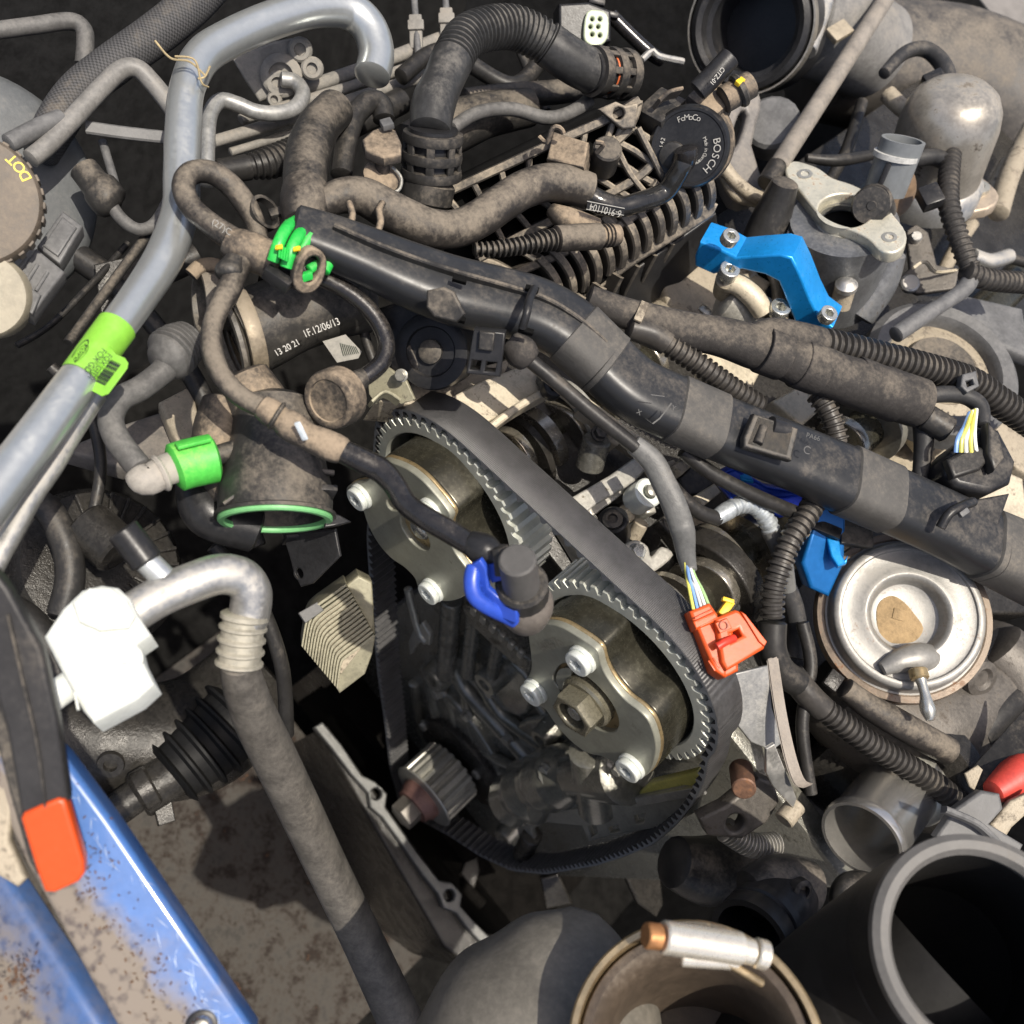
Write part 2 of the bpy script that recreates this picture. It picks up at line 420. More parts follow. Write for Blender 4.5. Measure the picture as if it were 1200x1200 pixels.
def sprocket_mesh(c, R, teeth, front, back, depth, rin=None):
    prof = []; n = teeth * 8
    for i in range(n):
        ph = (i % 8) / 8; r = R if ph < .45 else R - depth
        if abs(ph - .5) < .06 or ph > .93: r = R - depth * .75
        prof.append(r)
    vs = []; fs = []
    def ring(f, t):
        b = len(vs)
        for i in range(n):
            a = 2 * math.pi * i / n; r = f(prof[i]); vs.append(bw(c[0] + r * math.cos(a), c[1] + r * math.sin(a), t))
        return b
    L = [ring(lambda r: r, back), ring(lambda r: r, front - 1.2), ring(lambda r: r - 1.2, front)]
    if rin: L += [ring(lambda r: rin + 2, front), ring(lambda r: rin, front - 2), ring(lambda r: rin, back + 14)]
    for A, B in zip(L, L[1:]):
        for i in range(n):
            j = (i + 1) % n; fs.append((A + i, A + j, B + j, B + i)[::-1])
    return mesh(vs, fs)

def lobe_outline(off=0):
    o = [(617, 735), (626, 727), (640, 724), (656, 728), (672, 737), (687, 747), (698, 757), (702, 771), (707, 783), (716, 797), (730, 813), (748, 827), (760, 842), (767, 866), (765, 886), (757, 902), (742, 908), (728, 902), (718, 889), (704, 881), (689, 878), (674, 869), (659, 855), (646, 839), (635, 824), (620, 818), (612, 806), (614, 792), (620, 778), (619, 757)]
    return o
PC = bw(LU[0], LU[1], 52)                             # centre of the plate face
def phaser(shift, rot_bolts, ptxt):
    """one camshaft adjuster with its sprocket; shift = plane offset from the lower one"""
    pass

rimm = M('sintered_rim', (.52, .53, .46), .38, metal=.35, var=.12, bump=.08)
def plane_ang(cx, cy, x, y):
    a = Q(x, y, PC, FRONT) - Q(cx, cy, PC, FRONT); return math.atan2(a.z, a.x)
ROT = sum(((plane_ang(491, 616.5, *u) - plane_ang(683, 818, *l) + math.pi) % (2 * math.pi)) - math.pi for l, u in (((682, 764), (517.5, 590.6)), ((627, 802), (437, 575)), ((740, 890), (518.6, 684)))) / 3
def make_sprocket(lab, c, rot=0):
    root = T('cam_sprocket', lab, 'camshaft sprocket', bw(c[0], c[1], -60), 'camshaft sprockets')
    link('toothed_rim', sprocket_mesh(c, RS, 46, 0, -53, 9, RS - 22), rimm, root, sm=30)
    ctr = bw(c[0], c[1], 0)
    lathe('web', bw(c[0], c[1], -38), FRONT, [(RS - 22, -12), (RS - 22, 0), (60, 2), (0, 2)], drum, root, seg=64, k=S)
    dx, dz = (c[0] - LU[0]) * S, (c[1] - LU[1]) * S
    # lobed housing and its cover plate, traced on the plate's own plane
    def lobed(nm, grow, t_front, thick, m, holes=(), bev=1.5):
        x, y, n = basis(FRONT); out = crom(lobe_outline(), True, 4); L = []
        cen = Q(686, 815, PC, FRONT)
        for o, g in [(out, grow)] + [(h, 0) for h in holes]:
            pts = []
            for a, b in o:
                q = Q(a, b, PC, FRONT) - cen
                f = 1 + g / max(1, q.length / S); u_, v_ = (q * f).dot(x), (q * f).dot(y); sg_ = rot * (1 if x.x > 0 else 1); pts.append((u_ * math.cos(rot) - v_ * math.sin(rot), u_ * math.sin(rot) + v_ * math.cos(rot)))
            L.append(pts)
        me = curve_mesh(L, thick * S, bev * S)
        o0 = bw(c[0], c[1], t_front) - FRONT * 0
        me.transform(Matrix.Translation(o0 - n * (thick * S / 2)) @ Matrix((x, y, n)).transposed().to_4x4())
        return link(nm, me, m, root)
    lobed('housing', 2, 40, 84, drum, bev=3)
    hole = [(p[0], p[1]) for p in circ(686, 815, PC, FRONT, 47 if not rot else 27, 32)]
    key = [(646, 790), (650, 777), (659, 771), (666, 775), (665, 787), (655, 801)]
    pl = lobed('cover_plate', 0, 52, 11, platem, [hole, crom(key, True, 3)], bev=1.6)
    lobed('rim_edge', 1.2, 44, 5, brass, bev=1.5)
    for a, b in ((682, 764), (627, 802), (740, 890)):
        q = Q(a, b, PC, FRONT) - Q(686, 815, PC, FRONT)
        inst('bolt', bolt_mesh('torx', zinc), mw_at(bw(c[0], c[1], 56) + Vector((q.x * math.cos(rot) - q.z * math.sin(rot), 0, q.x * math.sin(rot) + q.z * math.cos(rot))), FRONT, 17 * S), root)
    return root, (dx, dz)
r1, _ = make_sprocket('lower oily camshaft sprocket whose cover plate shows a central hex bolt', LU)
r2, _ = make_sprocket('upper camshaft sprocket passing behind the black hose with the blue clip', UU, ROT)
def centre_bolt(c, root):
    k = dict(seg=40, k=S); hexm = M('oiled_hex_bolt', (.20, .185, .135), .28, metal=.6, var=.25, bump=.06)
    lathe('hub_recess', bw(c[0], c[1], 30), FRONT, [(46, 12), (44, 0), (0, 0)], drum, root, **k)
    b = lathe('centre_bolt', bw(c[0], c[1], 32), FRONT, [(38, 0), (38, 4), (34, 6), (34, 24), (31, 27), (0, 27)], hexm, root, **k)
    hx = curve_mesh([circle2(29.5 * S, 6, .3), circle2(18 * S, 24)], 24 * S, 3 * S)
    x, y, n = basis(FRONT); hx.transform(Matrix.Translation(bw(c[0], c[1], 69)) @ Matrix((x, y, n)).transposed().to_4x4())
    link('hex_head', hx, hexm, b)
    lathe('recess_floor', bw(c[0], c[1], 60), FRONT, [(19, 0), (0, 0)], dark, b, **k)  # dark disc paints the shade at the bottom of the socket
    lathe('socket', bw(c[0], c[1], 60), FRONT, [(11, 0), (11, 13), (9, 16), (0, 16)], steel, b, **k)
centre_bolt(LU, r1)
lathe('recess', bw(*UU, 34), FRONT, [(28, 12), (27, 0), (0, 0)], drum, r2, seg=32, k=S); lathe('dome_bolt', bw(*UU, 34), FRONT, [(17, 0), (16, 10), (11, 15), (0, 17)], steel, r2, seg=28, k=S)
text('stamped_number', 'A0476', (637, 764), (662, 757), PC + FRONT * (.6 * S), FRONT, steeld, r1, sc=1)
text('stamped_number', '10 H2', (738, 848), (752, 861), PC + FRONT * (.6 * S), FRONT, steeld, r1, sc=1)

# ---- belt: one endless loop with moulded teeth on its inner side
BT = 9 * K(BP) / S
def arc(c, R, a0, a1, n=14): return [(c[0] + R * math.cos(math.radians(a0 + (a1 - a0) * i / n)), c[1] + R * math.sin(math.radians(a0 + (a1 - a0) * i / n))) for i in range(n + 1)]
RB = RS + BT + 4
slack = [bp(*q) for q in [(831, 884), (827, 915), (812, 944), (792, 968), (766, 990), (733, 1004), (698, 1015), (640, 1025), (600, 1021), (563, 1004), (527, 980), (492, 962), (466, 938), (456, 900)]]
left = [bp(*q) for q in [(450, 845), (442, 790), (434, 700), (429, 630)]]
TA = 90 + math.degrees(math.atan2(LU[1] - UU[1], LU[0] - UU[0]))
path = arc(UU, RB, 178, TA, 12) + arc(LU, RB, TA, 20, 12)
loop = path + slack + left
loop.append(loop[0]); loop, _ = resample(loop, n=900); loop = loop[:-1]
for _k in range(30): loop = [[(a[0] + 2 * b[0] + c[0]) / 4, (a[1] + 2 * b[1] + c[1]) / 4] for a, b, c in zip(loop[-1:] + loop[:-1], loop, loop[1:] + loop[:1])]
loop.append(loop[0])
tooth = 18.2
tot = sum(math.dist(a, b) for a, b in zip(loop, loop[1:])); nt_ = int(tot / tooth)
loop, _ = resample(loop, n=nt_ * 8); loop = loop[:-1]
def belt_mesh():
    n = len(loop); vs = []; fs = []; area = sum(a[0] * b[1] - b[0] * a[1] for a, b in zip(loop, loop[1:] + loop[:1]))
    sg = 1 if area > 0 else -1; uv = []
    W = 46; rows = [('o', -W + 1), ('o', -1), ('o', 0), ('i', 0), ('i', -W), ('o', -W)]
    for kind, t in rows:
        for i in range(n):
            a, b = loop[i - 1], loop[(i + 1) % n]; tx, ty = b[0] - a[0], b[1] - a[1]; l = math.hypot(tx, ty); nx, ny = -ty / l * sg, tx / l * sg
            ph = i % 8; d = 0
            if kind == 'i': d = BT * (.4 if ph in (0, 1, 2, 7) else (.85 if ph in (3, 6) else 1.22))
            elif t in (0, -W): d = .8
            vs.append(bw(loop[i][0] + nx * d, loop[i][1] + ny * d, t))
    R = len(rows)
    for k in range(R):
        for i in range(n):
            j = (i + 1) % n; A = k * n; B = ((k + 1) % R) * n; q = (A + i, A + j, B + j, B + i)
            fs.append(q if sg < 0 else q[::-1])
    me = mesh(vs, fs); me.materials.append(belt_m); me.materials.append(belt_e)
    for i, p in enumerate(me.polygons): p.material_index = 1 if i // n in (2, 4) else 0
    return me
bm_ = belt_mesh()
# fabric back: fine diagonal weave as relief
def belt_mat():
    m = belt_m; t = m.node_tree; b = t.nodes['Principled BSDF']; geo = t.nodes.new('ShaderNodeNewGeometry')
    mp = t.nodes.new('ShaderNodeMapping'); mp.inputs['Rotation'].default_value = (0.5, .9, .4); t.links.new(geo.outputs['Position'], mp.inputs[0])
    w = t.nodes.new('ShaderNodeTexWave'); w.inputs['Scale'].default_value = 480; w.inputs['Distortion'].default_value = .6; t.links.new(mp.outputs[0], w.inputs[0])
    bp_ = t.nodes.new('ShaderNodeBump'); bp_.inputs['Strength'].default_value = .5; bp_.inputs['Distance'].default_value = .0005
    t.links.new(w.outputs['Fac'], bp_.inputs['Height'])
    old = b.inputs['Normal'].links[0].from_socket; t.links.new(old, bp_.inputs['Normal']); t.links.new(bp_.outputs[0], b.inputs['Normal'])
belt_mat()
link('timing_belt', bm_, belt_m, None, 'wide black toothed timing belt looped loosely round the camshaft and crankshaft sprockets', 'timing belt', sm=50)

# ---- crankshaft sprocket
hexm_ = M('old_bolt_steel', (.16, .145, .125), .4, metal=.5, var=.3, bump=.2)
cr = T('crank_sprocket', 'small toothed crankshaft sprocket with a rusty hub and square bolt head', 'crank sprocket', bw(CR[0], CR[1], -80))
RC = 70
link('toothed_drum', sprocket_mesh(CR, RC, 22, 6, -72, 8), steeld, cr, sm=30)
kk = dict(seg=48, k=S)
lathe('front_flange', bw(*CR, 6), FRONT, [(RC - 12, -2), (RC + 3, 0), (RC + 4, 2), (RC + 3, 4), (RC - 8, 5), (0, 5)], steeld, cr, **kk)
rusty = M('rusty_hub', (.16, .085, .07), .5, metal=.4, var=.35, bump=.4, rust=.3)
lathe('hub', bw(*CR, 9), FRONT, [(46, 0), (46, 14), (40, 22), (38, 30), (0, 30)], rusty, cr, **kk)
hx = curve_mesh([circle2(30 * S, 6, .4)], 34 * S, 3 * S); x, y, n = basis(FRONT)
hx.transform(Matrix.Translation(bw(*CR, 54)) @ Matrix((x, y, n)).transposed().to_4x4()); link('bolt_head', hx, hexm_, cr)
lathe('rear_ring', bw(*CR, -96), FRONT, [(RC + 40, -14), (RC + 42, 0), (RC + 40, 6), (RC + 10, 8), (0, 8)], castdk, cr, **kk)
link('rear_gear', sprocket_mesh(CR, RC + 44, 60, -96, -112, 4), castdk, cr, sm=30)
# ================================================================ the setting: floor of the bay, its walls, the block
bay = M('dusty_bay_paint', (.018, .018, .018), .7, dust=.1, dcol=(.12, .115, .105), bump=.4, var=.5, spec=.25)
tray_m = M('muddy_undertray', (.062, .056, .048), .9, var=.6, bump=.8, dust=0, sc=.55, grime=.62, gcol=(.016, .011, .008), rust=.06)
def sheet(name, c, sx, sy, z, m, kind='structure', n=UP, hint=None):
    x, y, n = basis(n, hint or Vector((1, 0, 0))); c = Vector(c); 
    vs = [c + x * (a * sx / 2) + y * (b * sy / 2) for a, b in ((-1, -1), (1, -1), (1, 1), (-1, 1))]
    me = mesh(vs + [v - n * .004 for v in vs], [(0, 1, 2, 3), (7, 6, 5, 4), (0, 4, 5, 1), (1, 5, 6, 2), (2, 6, 7, 3), (3, 7, 4, 0)])
    return link(name, me, m, None, kind=kind, sm=None)
gr_m = M('concrete_ground', (.16, .15, .14), .9, var=.3, bump=.5, sc=.2)
sheet('ground', (0, 0, -1.0), 60, 60, 0, gr_m)
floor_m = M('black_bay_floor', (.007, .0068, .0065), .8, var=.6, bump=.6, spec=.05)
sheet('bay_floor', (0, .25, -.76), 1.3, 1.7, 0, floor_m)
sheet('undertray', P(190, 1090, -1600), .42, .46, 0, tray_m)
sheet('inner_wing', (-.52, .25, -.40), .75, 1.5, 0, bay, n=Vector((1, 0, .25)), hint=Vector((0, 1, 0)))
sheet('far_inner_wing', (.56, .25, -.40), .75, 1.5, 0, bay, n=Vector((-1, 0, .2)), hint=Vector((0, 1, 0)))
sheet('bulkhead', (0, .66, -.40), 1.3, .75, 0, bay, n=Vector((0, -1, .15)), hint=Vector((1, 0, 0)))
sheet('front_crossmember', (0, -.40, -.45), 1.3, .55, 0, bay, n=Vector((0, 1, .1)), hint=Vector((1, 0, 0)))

# ---- engine block front (behind the belt)
blk = T('engine_block', 'oily dark cast engine block behind the loose timing belt', 'engine block', bw(260, -600, -120))
def wbox(name, x0, x1, y0, y1, z0, z1, m, par, bev=6, **kw):      # axis aligned, in photo pixels of the belt plane (u, t, v)
    bm = bmesh.new(); bmesh.ops.create_cube(bm, size=1)
    for v in bm.verts: v.co = bw(x0 + (x1 - x0) * (v.co.x + .5), z0 + (z1 - z0) * (v.co.z + .5), y0 + (y1 - y0) * (v.co.y + .5))
    bmesh.ops.recalc_face_normals(bm, faces=bm.faces)
    if bev: bmesh.ops.bevel(bm, geom=list(bm.edges), offset=bev * S, segments=2, affect='EDGES', profile=.5)
    me = bpy.data.meshes.new('b'); bm.to_mesh(me); bm.free(); return link(name, me, m, par, **kw)
cu0, cu1 = UU[0], LU[0]
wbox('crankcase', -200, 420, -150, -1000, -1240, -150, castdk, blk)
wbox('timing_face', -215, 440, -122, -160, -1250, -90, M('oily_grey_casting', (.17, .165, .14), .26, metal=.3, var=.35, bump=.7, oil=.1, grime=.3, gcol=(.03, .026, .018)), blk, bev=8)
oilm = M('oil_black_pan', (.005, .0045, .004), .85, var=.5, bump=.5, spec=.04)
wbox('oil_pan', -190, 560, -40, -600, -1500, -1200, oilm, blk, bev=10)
def blob(name, pts, r, m, par, **kw): return tube(name, pts, r, m, par, seg=14, **kw)
def fb(x, y, t):                                          # a point seen at x, y on the plane t photo pixels in front of the belt plane
    return Q(x, y, BP + FRONT * (t * S), FRONT)
cb = M('wet_casting', (.15, .145, .12), .22, metal=.3, var=.3, bump=.6, oil=.06, coat=.8)
for pts, r in [(((528, 770, -80), (545, 805, -80), (585, 850, -75), (622, 890, -70)), 11), (((560, 792, -82), (590, 838, -82), (640, 876, -78)), 9),
               (((505, 782, -95), (520, 845, -90), (560, 905, -85), (590, 940, -85)), 13), (((542, 800, -90), (560, 870, -88), (605, 900, -82)), 7)]:
    tube('casting_rib', [fb(q[0], q[1], q[2] - 26) for q in pts], r, cb, blk, seg=12)
for x, y, t, r, d in [(505, 798, -70, 19, 60), (567, 803, -72, 17, 60), (609, 930, -55, 24, 70), (632, 868, -70, 15, 40), (655, 905, -60, 20, 60), (590, 985, -60, 16, 50)]:
    lathe('boss', fb(x, y, t), FRONT, [(r * 1.15, -d), (r, -6), (r * .9, 0), (r * .5, 0), (r * .45, -10), (0, -10)], cb, blk, seg=24)
for x, y, r in [(513, 812, 8), (498, 850, 7), (548, 838, 8), (575, 812, 7), (596, 866, 9), (560, 905, 8), (612, 900, 7), (640, 852, 8)]:
    bolt(x, y, fb(x, y, -92), FRONT, r, blk, 'hex', steeld)
for o, t in [([(540, 742), (600, 778), (625, 812), (610, 842), (560, 812), (530, 770)], -108), ([(500, 822), (520, 815), (560, 860), (590, 920), (572, 950), (540, 905), (512, 862)], -104), ([(604, 850), (650, 842), (690, 880), (660, 900), (618, 884)], -100)]:
    plate('cast_panel', o, fb(*o[0], t), FRONT, 16, cb, blk, bev=5, smooth=3)
for pts, r in [([(510, 795, -96), (530, 830, -92), (536, 868, -92)], 6), ([(575, 770, -100), (612, 800, -98), (640, 838, -96)], 6), ([(590, 905, -90), (618, 915, -86), (640, 905, -84)], 8), ([(486, 800, -100), (494, 850, -98), (510, 885, -96)], 7)]:
    tube('cast_web', [fb(q[0], q[1], q[2] - 18) for q in pts], r, cb, blk, seg=12)
# pump body under the lower sprocket: wet lumpy casting
pump = T('oil_pump', 'wet shiny cast pump body below the lower camshaft sprocket', 'oil pump', fb(660, 930, -60))
tube('pump_body', [fb(605, 935, -45), fb(640, 915, -40), fb(690, 905, -40), fb(735, 905, -40)], 34, cb, pump, seg=18, wob=.15)
tube('outlet', [fb(626, 945, -30), fb(652, 905, -26)], 22, cb, pump, seg=18)
tube('outlet', [fb(700, 945, -30), fb(690, 880, -26)], 24, cb, pump, seg=18)
plate('flat_boss', [(640, 925), (668, 912), (672, 936), (650, 950)], fb(655, 930, -12), FRONT, 20, steeld, pump, bev=3)
for x, y in ((612, 938), (724, 902), (640, 900)): bolt(x, y, fb(x, y, -15), FRONT, 8, pump, 'hex', steeld)
# left casting pillars
for i, (x0, y0, x1, y1, r) in enumerate([(530, 702, 522, 790, 12), (556, 720, 548, 790, 9), (585, 745, 575, 800, 8)]):
    rod('stud_tube', fb(x0, y0, -85), fb(x1, y1, -88), r, casto, blk)
plate('front_rail', [(540, 710), (560, 715), (612, 768), (622, 775), (618, 790), (600, 778), (548, 730)], fb(580, 745, -30), FRONT, 30, casto, blk, bev=4)
for i in range(6): box('rail_step', fb(553 + i * 11, 718 + i * 10, -27), FRONT, fb(620, 780, -27) - fb(553, 718, -27), (9, 14, 8), steeld, blk, bev=2)
tube('tensioner_arm', [fb(478, 690, -60), fb(484, 715, -58), fb(492, 742, -56), fb(500, 752, -56)], 5, steeld, blk, seg=10)
plate('spanner_end', [(484, 738), (494, 730), (503, 745), (502, 757), (494, 750), (488, 757), (480, 768), (478, 752)], fb(492, 745, -55), FRONT, 8, steeld, blk, bev=2)

# chain guide plate with slots, at the bottom of the loop
gp = T('guide_plate', 'grey slotted metal guide plate inside the slack of the belt', 'bracket', fb(680, 960, -30))
g_out = [(602, 956), (612, 951), (660, 949), (700, 945), (742, 934), (800, 922), (822, 926), (815, 952), (790, 966), (760, 972), (735, 976), (712, 980), (690, 986), (682, 968), (640, 964), (622, 972), (628, 990), (620, 996), (610, 990)]
plate('slotted_plate', g_out, fb(700, 955, -30), FRONT, 8, steeld, gp, holes=[[(688, 968), (698, 966), (700, 976), (692, 982)], [(712, 970), (724, 967), (726, 974), (714, 977)], [(742, 956), (756, 953), (754, 964), (744, 966)]], bev=1.5)
plate('bright_edge', [(742, 936), (822, 922), (826, 932), (745, 946)], fb(780, 935, -24), FRONT, 6, alud, gp, bev=1.5)
plate('yellowed_guide', [(745, 932), (760, 918), (815, 905), (826, 915), (820, 930), (750, 940)], fb(785, 922, -34), FRONT, 12, M('yellowed_plastic', (.42, .38, .10), .35, var=.25, grime=.2, gcol=(.1, .08, .02)), gp, bev=3)
rod('stub', fb(612, 1000, -30), fb(624, 978, -34), 12, castdk, gp)

# ---- sump rail with bolt eyes
sr = T('sump_flange', 'narrow grey sump flange with round bolt eyes running below the crank sprocket', 'flange', P(480, 985, -1000))
SP = P(480, 985, -960)
rail = [(368, 852), (378, 846), (400, 872), (424, 908), (440, 916), (454, 930), (452, 946), (466, 966), (490, 1000), (515, 1032), (530, 1034), (542, 1048), (540, 1062), (556, 1080), (582, 1106), (574, 1116), (548, 1088), (535, 1070), (520, 1064), (514, 1048), (496, 1026), (470, 988), (448, 958), (434, 946), (432, 930), (412, 908), (388, 876)]
plate('rail', rail, SP, UP, 14, M('dull_flange', (.085, .085, .08), .4, metal=.3, var=.25, bump=.3), sr, holes=[circ(441, 930, SP, UP, 6.5), circ(527, 1049, SP, UP, 6.5)], bev=2)
wbox('sump_wall', -220, -170, -40, -600, -1500, -1000, castdk, sr, bev=4)
plate('sump_side', [(372, 856), (384, 850), (560, 1092), (575, 1112), (560, 1140), (520, 1110)], P(480, 985, -985), UP, 260, castdk, sr, bev=4)
# dark oil-wet bits inside the well
tube('oily_strut', [P(560, 1010, -1100), P(545, 1035, -1100), P(565, 1060, -1100)], 7, oilm, sr, seg=10)
plate('oily_lug', [(545, 1010), (560, 1003), (563, 1020), (556, 1042), (540, 1024)], P(555, 1022, -1080), UP, 10, castdk, sr, bev=2)

# lower left casting (yellowish) under the rail
lc = T('gearbox_bracket', 'pale stained angular bracket below the sump flange', 'bracket', P(470, 1010, -1200))
plate('face', [(436, 955), (452, 965), (500, 1035), (505, 1055), (480, 1075), (468, 1030), (438, 1015)], P(470, 1010, -1160), UP, 30, castd, lc, bev=3)
fin('web', [(437, 960, -1155), (468, 1028, -1150), (480, 1072, -1155)], 60, 6, castd, lc)
fin('web', [(468, 1028, -1145), (503, 1040, -1150)], 60, 6, castd, lc)
# ================================================================ left side: air conditioning pipes, fittings, hoses
silver = M('bare_silver_pipe', (.52, .54, .53), .3, metal=.75, var=.06, dust=.1, bump=.02, rv=.08)
ac = T('air_conditioning_pipe', 'thick bare silver pipe bent across the upper left with a green label', 'pipe', P(214, 200, 40))
tube('pipe', [(436, 88, 20), (441, 62, 22), (432, 32, 26), (408, 12, 30), (368, 10, 36), (318, 24, 42), (268, 46, 48), (236, 68, 52, 21), (219, 105, 56, 20), (215, 150, 60), (213, 205, 66), (211, 248, 74), (193, 300, 84, 22), (160, 352, 96), (120, 406, 108), (80, 462, 118, 24), (38, 520, 128, 26), (-30, 610, 140, 28)], 21, silver, ac, seg=24, step=3)
lime = M('lime_label', (.19, .45, .04), .5, var=.12, bump=.1, dust=.12)
lb = tube('label', [(137, 383, 106), (120, 406, 109), (93, 443, 116)], 23, lime, ac, seg=24, step=3, caps=False)
flag_p = P(125, 432, 128); flag_n = N(-.1, -.3, .93)
fl = plate('label_flag', [(128, 405), (136, 415), (146, 419), (150, 425), (149, 431), (127, 461), (119, 464), (108, 458), (96, 448)], flag_p, flag_n, 1.5, lime, ac, bev=.5)
ink = M('black_ink', (.02, .03, .02), .6, bump=0)
TP, TNn = P(112, 421, 141), N(.25, .2, .94)
def printed(s, a, b, par, sc=1.0): return text('print', s, a, b, TP, TNn, ink, par, sc=sc)
printed('FOX GD', (120, 407), (98, 433), fl, sc=1.15); printed('FOX GTDI', (127, 413), (103, 441), fl, sc=1.15)
bars = []
for i in range(17):
    f = i / 16; x, y = 130 - 18 * f, 422 + 24 * f; w = random.choice((.35, .6, .9))
    bars.append([(x + .6 * w, y - .8 * w), (x - .6 * w, y + .8 * w), (x - .6 * w + 12, y + .8 * w + 5.5), (x + .6 * w + 12, y - .8 * w + 5.5)])
def prints(name, polys, pp, nn, m, par, lift=.7):
    vs = []; fs = []
    for p in polys:
        b = len(vs); vs += [Q(x, y, pp, nn) + nn * (lift * K(pp)) for x, y in p]; fs.append(tuple(range(b, b + len(p))))
    me = mesh(vs, fs); bm = bmesh.new(); bm.from_mesh(me)
    for f in bm.faces:
        if f.normal.dot(nn) < 0: f.normal_flip()
    bm.to_mesh(me); bm.free(); return link(name, me, m, par, sm=None)
prints('barcode', bars, flag_p, flag_n, ink, fl)
ov = [(94 + 13 * math.cos(t) * .8 - 6 * math.sin(t) * .5, 412 - 15 * math.cos(t) * .9 - 4 * math.sin(t)) for t in [i * math.pi / 12 for i in range(24)]]
ovi = [(94 + (x - 94) * .88, 412 + (y - 412) * .88) for x, y in ov]
prints('oval_badge', [[ov[i], ov[(i + 1) % 24], ovi[(i + 1) % 24], ovi[i]] for i in range(24)], P(96, 412, 137), N(-.5, -.3, .8), ink, fl)
text('script', 'Ford', (101, 402), (86, 422), P(96, 412, 137), N(-.5, -.3, .8), ink, fl, sc=.8)

tube('return_pipe', [(112, 462, 80), (85, 505, 86), (62, 545, 92), (38, 580, 96), (15, 622, 100), (-10, 668, 104)], 13, alud, None, lab='thinner dusty silver pipe below and beside the thick labelled pipe', cat='pipe')

# white valve block with its bent pipe and hose
acm = M('white_chalky_fitting', (.62, .64, .59), .55, var=.12, bump=.25, dust=.12, dcol=(.5, .48, .4))
wb = T('pipe_fitting', 'chalk white pipe fitting block at the end of the bent pipe', 'fitting', P(110, 780, 110))
WN = N(.15, -.45, .9); WP = P(112, 770, 150)
plate('block', [(50, 745), (72, 712), (95, 690), (118, 684), (138, 687), (152, 700), (160, 718), (176, 742), (160, 753), (164, 768), (180, 800), (160, 818), (108, 846), (96, 832), (78, 800)], WP, WN, 62, acm, wb, bev=9, res=4)
lathe('bolt_seat', Q(150, 772, WP, WN), WN, [(17, -6), (17, 1), (15, 3), (12, 3), (12, 0), (0, 0)], acm, wb); bolt(150, 772, WP, WN, 10, wb, 'hex', acm)
plate('cap_plate', [(84, 706), (104, 688), (130, 688), (148, 702), (158, 722), (150, 735), (116, 738), (92, 728)], WP + WN * .004, WN, 12, acm, wb, bev=4)
fin('mould_seam', [Q(x, y, WP, WN) + WN * .0008 for x, y in ((64, 742), (96, 752), (130, 756), (158, 752))], 3, 2.5, acm, wb, n=WN)
for i in range(4): fin('cast_rib', [Q(x, y, WP, WN) + WN * .0008 for x, y in ((88 + i * 12, 812 - i * 3), (92 + i * 12, 832 - i * 4))], 4, 3, acm, wb, n=WN)
lathe('blind_hole', Q(92, 778, WP, WN), WN, [(9, -1), (9, 1.5), (6, 1.5), (5, -1), (0, -1)], acm, wb, seg=24)
rod('side_port', P(85, 800, 120), P(58, 820, 120), 17, acm, wb)
bp_ = T('suction_hose', 'thick pipe and rubber hose bending down from the white fitting', 'hose', P(300, 800, 60))
tube('bent_pipe', [(150, 722, 118), (185, 700, 122), (222, 684, 124), (256, 673, 122), (282, 677, 116), (294, 694, 108), (293, 715, 98), (288, 730, 92)], 24, alud, bp_, seg=26, step=3)
tube('crimp_collar', [(287, 720, 96), (284, 742, 88), (280, 778, 74)], 28, M('dusty_ferrule', (.36, .34, .28), .55, metal=.4, dust=.5, bump=.2), bp_, seg=26, rib=(14, 3.5, .1, 1))
tube('rubber_hose', [(280, 775, 76, 22), (285, 800, 50, 24), (298, 838, 0, 26), (322, 888, -70, 26), (352, 950, -160, 25), (386, 1022, -270, 24), (424, 1100, -380, 24), (478, 1215, -500, 26)], 25, M('stained_hose', (.085, .078, .068), .6, var=.45, dust=.35, bump=.4), bp_, seg=26)
sp = T('service_port', 'short silver pipe stub closed by a ribbed black cap', 'valve cap', P(170, 660, 120))
rod('stub', P(199, 684, 124), P(166, 652, 132), 15, alu, sp); tube('cap', [(172, 658, 136), (160, 642, 138), (144, 622, 142)], 19, plas, sp, seg=40, rib=None)
for i in range(12):
    pass
# quick connect hose with green band, bellows end
gh = T('quick_connect_hose', 'dusty bent hose ending in a pale coupling with a lime green band', 'hose', P(150, 500, 40))
tube('hose', [(206, 418, 30, 17), (190, 436, 36, 15), (165, 455, 40), (141, 468, 44), (130, 490, 48), (136, 512, 50), (150, 532, 52), (163, 548, 54)], 15, greyr, gh, seg=20, wob=.05)
tube('bellows', [(222, 398, 26, 24), (208, 408, 30, 30), (196, 418, 34, 30), (184, 424, 36, 18)], 28, greyr, gh, rib=(8, 4, 0, .75), seg=28)
palec = M('pale_coupling', (.32, .30, .27), .55, dust=.4, bump=.2)
tube('coupling', [(158, 552, 54, 14), (166, 560, 54, 19), (176, 562, 54, 19), (190, 553, 54, 19), (208, 546, 54, 20)], 19, palec, gh, seg=10); rod('collar', P(185, 556, 54), P(192, 553, 54), 23, palec, gh)
limeb = M('lime_band', (.07, .46, .06), .5, var=.2, dust=.45, dcol=(.42, .42, .12), bump=.1)
tube('green_band', [(206, 548, 55), (222, 543, 55), (250, 537, 55)], 29, limeb, gh, seg=24, caps=True); box('green_latch', P(226, 516, 82), N(0, -1, .5), P(240, 510, 80) - P(200, 520, 80), (40, 14, 5), limeb, gh)
rod('stub_pipe', P(250, 535, 54), P(292, 522, 54), 12, plasd, gh)

